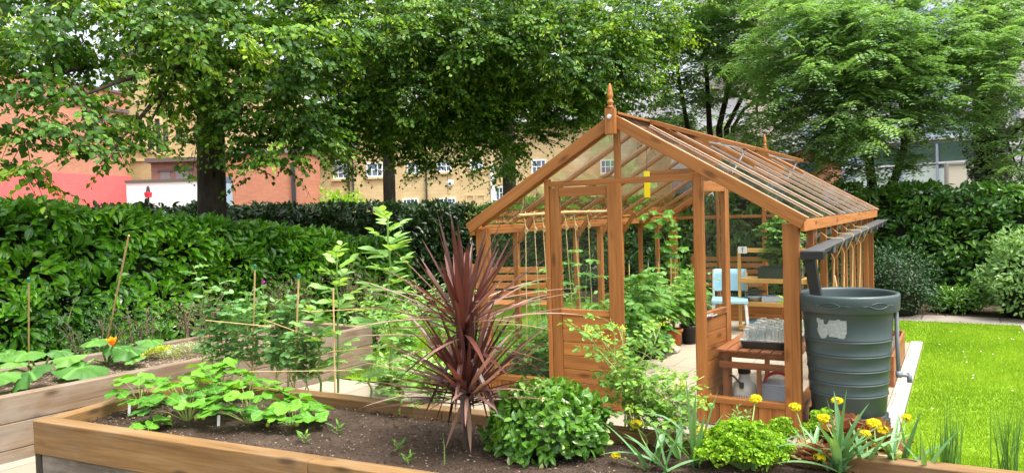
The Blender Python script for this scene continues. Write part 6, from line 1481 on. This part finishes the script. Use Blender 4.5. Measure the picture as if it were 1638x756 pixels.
lime('second lime tree with slimmer dark trunk in front of the honey stone building', (T2.x, T2.y), .135, (.1, -.2),
     [(600, 45, 10.8, 1.5, .75, 190), (700, 60, 10.6, 1.2, .7, 130), (540, 130, 11.2, 1.1, .6, 105), (640, 150, 11.4, 1.3, .62, 150), (610, 205, 12.2, .95, .36, 80), (520, 213, 12.0, .42, .26, 26), (655, 250, 12.6, .40, .2, 14), (560, 250, 12.6, .28, .14, 6), (735, 216, 12.0, .55, .34, 38), (640, 120, 14.0, 2.2, 1.5, 150), (560, -15, 11.6, 1.2, .4, 40), (690, -20, 11.6, 1.2, .4, 40)],
     [(0, .8, 7.0, 2.4, 1.2, 60)], 502, 9.5, .070, 3.0)
T3 = at(813, 310, 18.0)
lime('third lime tree, its bright crown spreading behind the greenhouse gable', (T3.x, T3.y), .165, (.1, -.2),
     [(800, 40, 10.8, 1.2, .7, 140), (900, 70, 11.0, 1.25, .8, 170), (780, 130, 11.2, .95, .55, 100), (870, 155, 11.8, 1.1, .55, 130), (965, 110, 12.0, .8, .6, 85), (770, 190, 12.2, .8, .45, 75), (835, 218, 12.8, .55, .22, 30), (712, 262, 13.4, .3, .14, 7), (795, 255, 13.6, .4, .18, 10), (1000, 40, 12.2, .9, .7, 85), (940, 160, 13.5, .8, .4, 60), (880, 95, 15.5, 2.3, 1.4, 140), (1060, 110, 15.8, 1.6, 1.8, 100), (800, -20, 11.6, 1.2, .4, 40), (920, -10, 12.2, 1.2, .45, 40), (1020, -15, 13, 1.1, .45, 34)],
     [(0, .8, 7.4, 2.6, 1.4, 60)], 503, 10.0, .070, 3.0)

# trees with feathery leaves on the right
def feather(lm, sm, c, rad, ns, rng, ls=.20, lw=.05):
    c = np.array(c); rad = np.array(rad); per = 6; nt = max(2, ns // per)
    for j in range(nt):                        # flat tiers of shoots, each shoot with several feathered leaves
        n_ = unit(rng.normal(0, 1, 3)); tc = c + n_ * rad * rng.uniform(.1, 1) ** .45; tv = rng.normal(.45, .16); a0 = math.atan2(n_[1], n_[0])
        for i in range(per):
            az = a0 + rng.normal(0, 1.7); b = tc + rng.normal(0, 1, 3) * np.array([.19, .19, .15]); sd_ = np.array([math.cos(az), math.sin(az), rng.uniform(-.6, .35)]); k = 6; L = rng.uniform(.25, .45)
            sm.tube([tuple(b - sd_ * L * .3), tuple(b + sd_ * L)], [.004, .0015], 3, .5, cap=False)
            t = (np.arange(k) + .5) / k; B = b + sd_ * (L * t)[:, None]; pr = np.array([-sd_[1], sd_[0], 0]); s = np.where(np.arange(k) % 2 == 0, 1, -1)[:, None]
            D = unit(sd_ * (.5 + .4 * t[:, None]) + pr * s + rng.normal(0, .18, (k, 3)) + [0, 0, .05]); S = unit(np.cross(D, [0, 0, 1.] + rng.normal(0, .15, 3))); N = np.cross(S, D); lg = ls * rng.uniform(.7, 1.15, k)
            m_ = 5; tt = np.repeat((np.arange(m_) + 1) / (m_ + .3), 2); ss = np.tile([1, -1], m_)
            C = B[:, None] + D[:, None] * (lg[:, None] * tt)[..., None]; C[..., 2] -= .5 * (lg[:, None] * tt) ** 2 / ls
            LD = D[:, None] * .55 + S[:, None] * ss[None, :, None] + np.array([0, 0, -.15])
            NN = np.broadcast_to(N[:, None], LD.shape) + rng.normal(0, .3, LD.shape)
            lm.leaves(QUAD, C.reshape(-1, 3), LD.reshape(-1, 3), NN.reshape(-1, 3), lw * rng.uniform(.8, 1.15, k * 10), lw * .5, np.clip(tv + rng.normal(0, .1, k * 10), 0, 1))
def feather_tree(label, stems, lobes, seed, ls=.2, lw=.052, name='rowan_tree', ivy=None, tr_m=None, dens=1.0):
    rng = np.random.default_rng(seed); b = V2(*stems[0][0][0][:2]); t = thing(name, label, 'tree', b); tr, lm, sm = MB(), MB(), MB(); ends = []
    for pts, r0, r1 in stems:
        tr.tube(pts, list(np.linspace(r0, r1, len(pts))), 10); ends.append([Vector(p) for p in pts])
    for (u, v, d, rx, rz, ns) in lobes:
        c = at(u, v, d); feather(lm, sm, tuple(c), (rx, rx * .9, rz), int(ns * dens), rng, ls, lw); P = min(ends, key=lambda q: (q[-1] - c).length); s = along(P, rng.uniform(.5, .85)); limb(tr, s, c, .035, .008, rng)
    wb(tr, 'trunk', tr_m or M_bark, t, smooth=True); wb(lm, 'crown', L_pin, t); wb(sm, 'twigs', M_twig, t)
    if ivy:
        mb = MB(); n, rr_, z0, z1 = ivy; az = rng.uniform(0, 6.28, n); z = rng.uniform(z0, z1, n); r_ = rr_ * (1 + .18 * np.sin(z * 3 + az * 2) + rng.uniform(-.1, .22, n)); pc = np.array([[*along(ends[0], min(.99, max(0, q / ends[0][-1].z)))] for q in z]); O = np.stack([np.cos(az), np.sin(az), np.zeros(n)], 1)
        mb.leaves(HEART, np.stack([pc[:, 0], pc[:, 1], z], 1) + O * r_[:, None], O * .4 + rng.normal(0, .4, (n, 3)) + [0, 0, -.6], O + [0, 0, .4] + rng.normal(0, .3, (n, 3)), .07, .06, rng.uniform(0, .8, n)); wb(mb, 'ivy', L_laureld, t)
    return t
def P3(u, v, d): return tuple(at(u, v, d))
def G0(u, d, z=0.0): p = at(u, 330, d); return (p.x, p.y, z)
feather_tree('multi stemmed rowan rising behind the greenhouse ridge', [([G0(1165, 15), P3(1150, 205, 15), P3(1170, 120, 14.8), P3(1200, 20, 14.6)], .08, .03), ([G0(1168, 15), P3(1162, 205, 15), P3(1195, 140, 15), P3(1235, 60, 15)], .07, .025), ([G0(1160, 15.1), P3(1135, 205, 15), P3(1130, 110, 15), P3(1120, 10, 15)], .07, .03), ([G0(1170, 15), P3(1172, 205, 15), P3(1190, 175, 15), P3(1240, 140, 14.8)], .055, .02), ([G0(1150, 15.2), P3(1100, 205, 15.4), P3(1085, 120, 15.5), P3(1070, 20, 15.5)], .06, .025)],
             [(1060, 60, 14.5, .95, .8, 62), (1130, 40, 14.2, 1.0, .7, 66), (1090, 140, 15, .7, .5, 34), (1210, 60, 14, .8, .7, 46), (1170, 100, 14.6, .6, .5, 20), (1225, 150, 14.4, .45, .3, 16), (1215, 205, 14.2, .5, .22, 18), (1120, 190, 16, .7, .3, 22), (1130, -20, 14.2, 1.2, .4, 30), (1230, -5, 14, .8, .4, 24)], 601, .22, .078, dens=2.2)
feather_tree('two stemmed rowan in the right hedge with bright feathery foliage', [([G0(1395, 12.8), P3(1398, 320, 12.8), P3(1392, 270, 12.8), P3(1385, 200, 12.6), P3(1360, 120, 12.2), P3(1330, 30, 12)], .10, .03), ([G0(1415, 12.8), P3(1408, 320, 12.8), P3(1432, 285, 12.7), P3(1445, 240, 12.6), P3(1450, 170, 12.4), P3(1470, 80, 12.2)], .09, .03), ([P3(1392, 270, 12.8), P3(1370, 225, 12.6), P3(1340, 190, 12.4), P3(1300, 170, 12.2)], .04, .015)],
             [(1290, 60, 11.6, .85, .6, 70), (1370, 50, 11.4, .9, .6, 80), (1330, 130, 11.4, .9, .5, 78), (1410, 140, 11.2, .8, .5, 66), (1270, 150, 11.8, .55, .4, 34), (1380, 205, 11.4, .65, .33, 46), (1290, 225, 12, .5, .25, 26), (1450, 70, 11.4, .75, .55, 56), (1460, 165, 11.6, .6, .4, 36), (1340, 262, 12.2, .35, .14, 12), (1430, 240, 12.2, .5, .22, 22), (1500, 110, 11.6, .7, .5, 44), (1370, 262, 12.4, .3, .12, 8), (1350, 15, 12.4, 1.2, .5, 50), (1290, -20, 12.4, .9, .4, 28), (1430, -15, 12.4, 1.0, .4, 30), (1240, 95, 12.6, .6, .4, 30), (1320, 190, 12.6, .6, .35, 34), (1490, 195, 12.4, .4, .22, 14), (1230, 215, 12.8, .4, .2, 14), (1400, 90, 13, 1.3, .7, 60)], 602, .22, .074, dens=1.75)
feather_tree('large rowan with a thick ivy covered trunk at the right picture edge', [([G0(1590, 13.4), P3(1588, 300, 13.4), P3(1582, 200, 13.4), P3(1575, 110, 13.2), P3(1590, 20, 13), P3(1600, -80, 13)], .33, .12), ([P3(1585, 150, 13.3), P3(1560, 90, 13), P3(1530, 20, 12.8)], .10, .04), ([P3(1590, 160, 13.4), P3(1625, 100, 13), P3(1660, 40, 12.8)], .10, .05), ([P3(1588, 240, 13.4), P3(1630, 205, 13), P3(1670, 160, 12.8)], .06, .03)],
             [(1540, 50, 11.8, .9, .6, 76), (1620, 60, 12, .9, .6, 50), (1550, 120, 11.6, .7, .42, 44), (1510, 175, 12.2, .45, .3, 20), (1610, 160, 12, .5, .4, 20), (1628, 238, 11.8, .35, .25, 10), (1632, 270, 11.8, .3, .2, 12), (1640, 230, 12.2, .4, .3, 14), (1630, 190, 11.8, .4, .3, 10), (1530, -15, 12.4, .9, .4, 28), (1640, -10, 12.4, .8, .5, 26), (1640, 296, 11.6, .25, .14, 8)], 603, .22, .074, ivy=(2600, .33, 1.6, 6), dens=1.75)
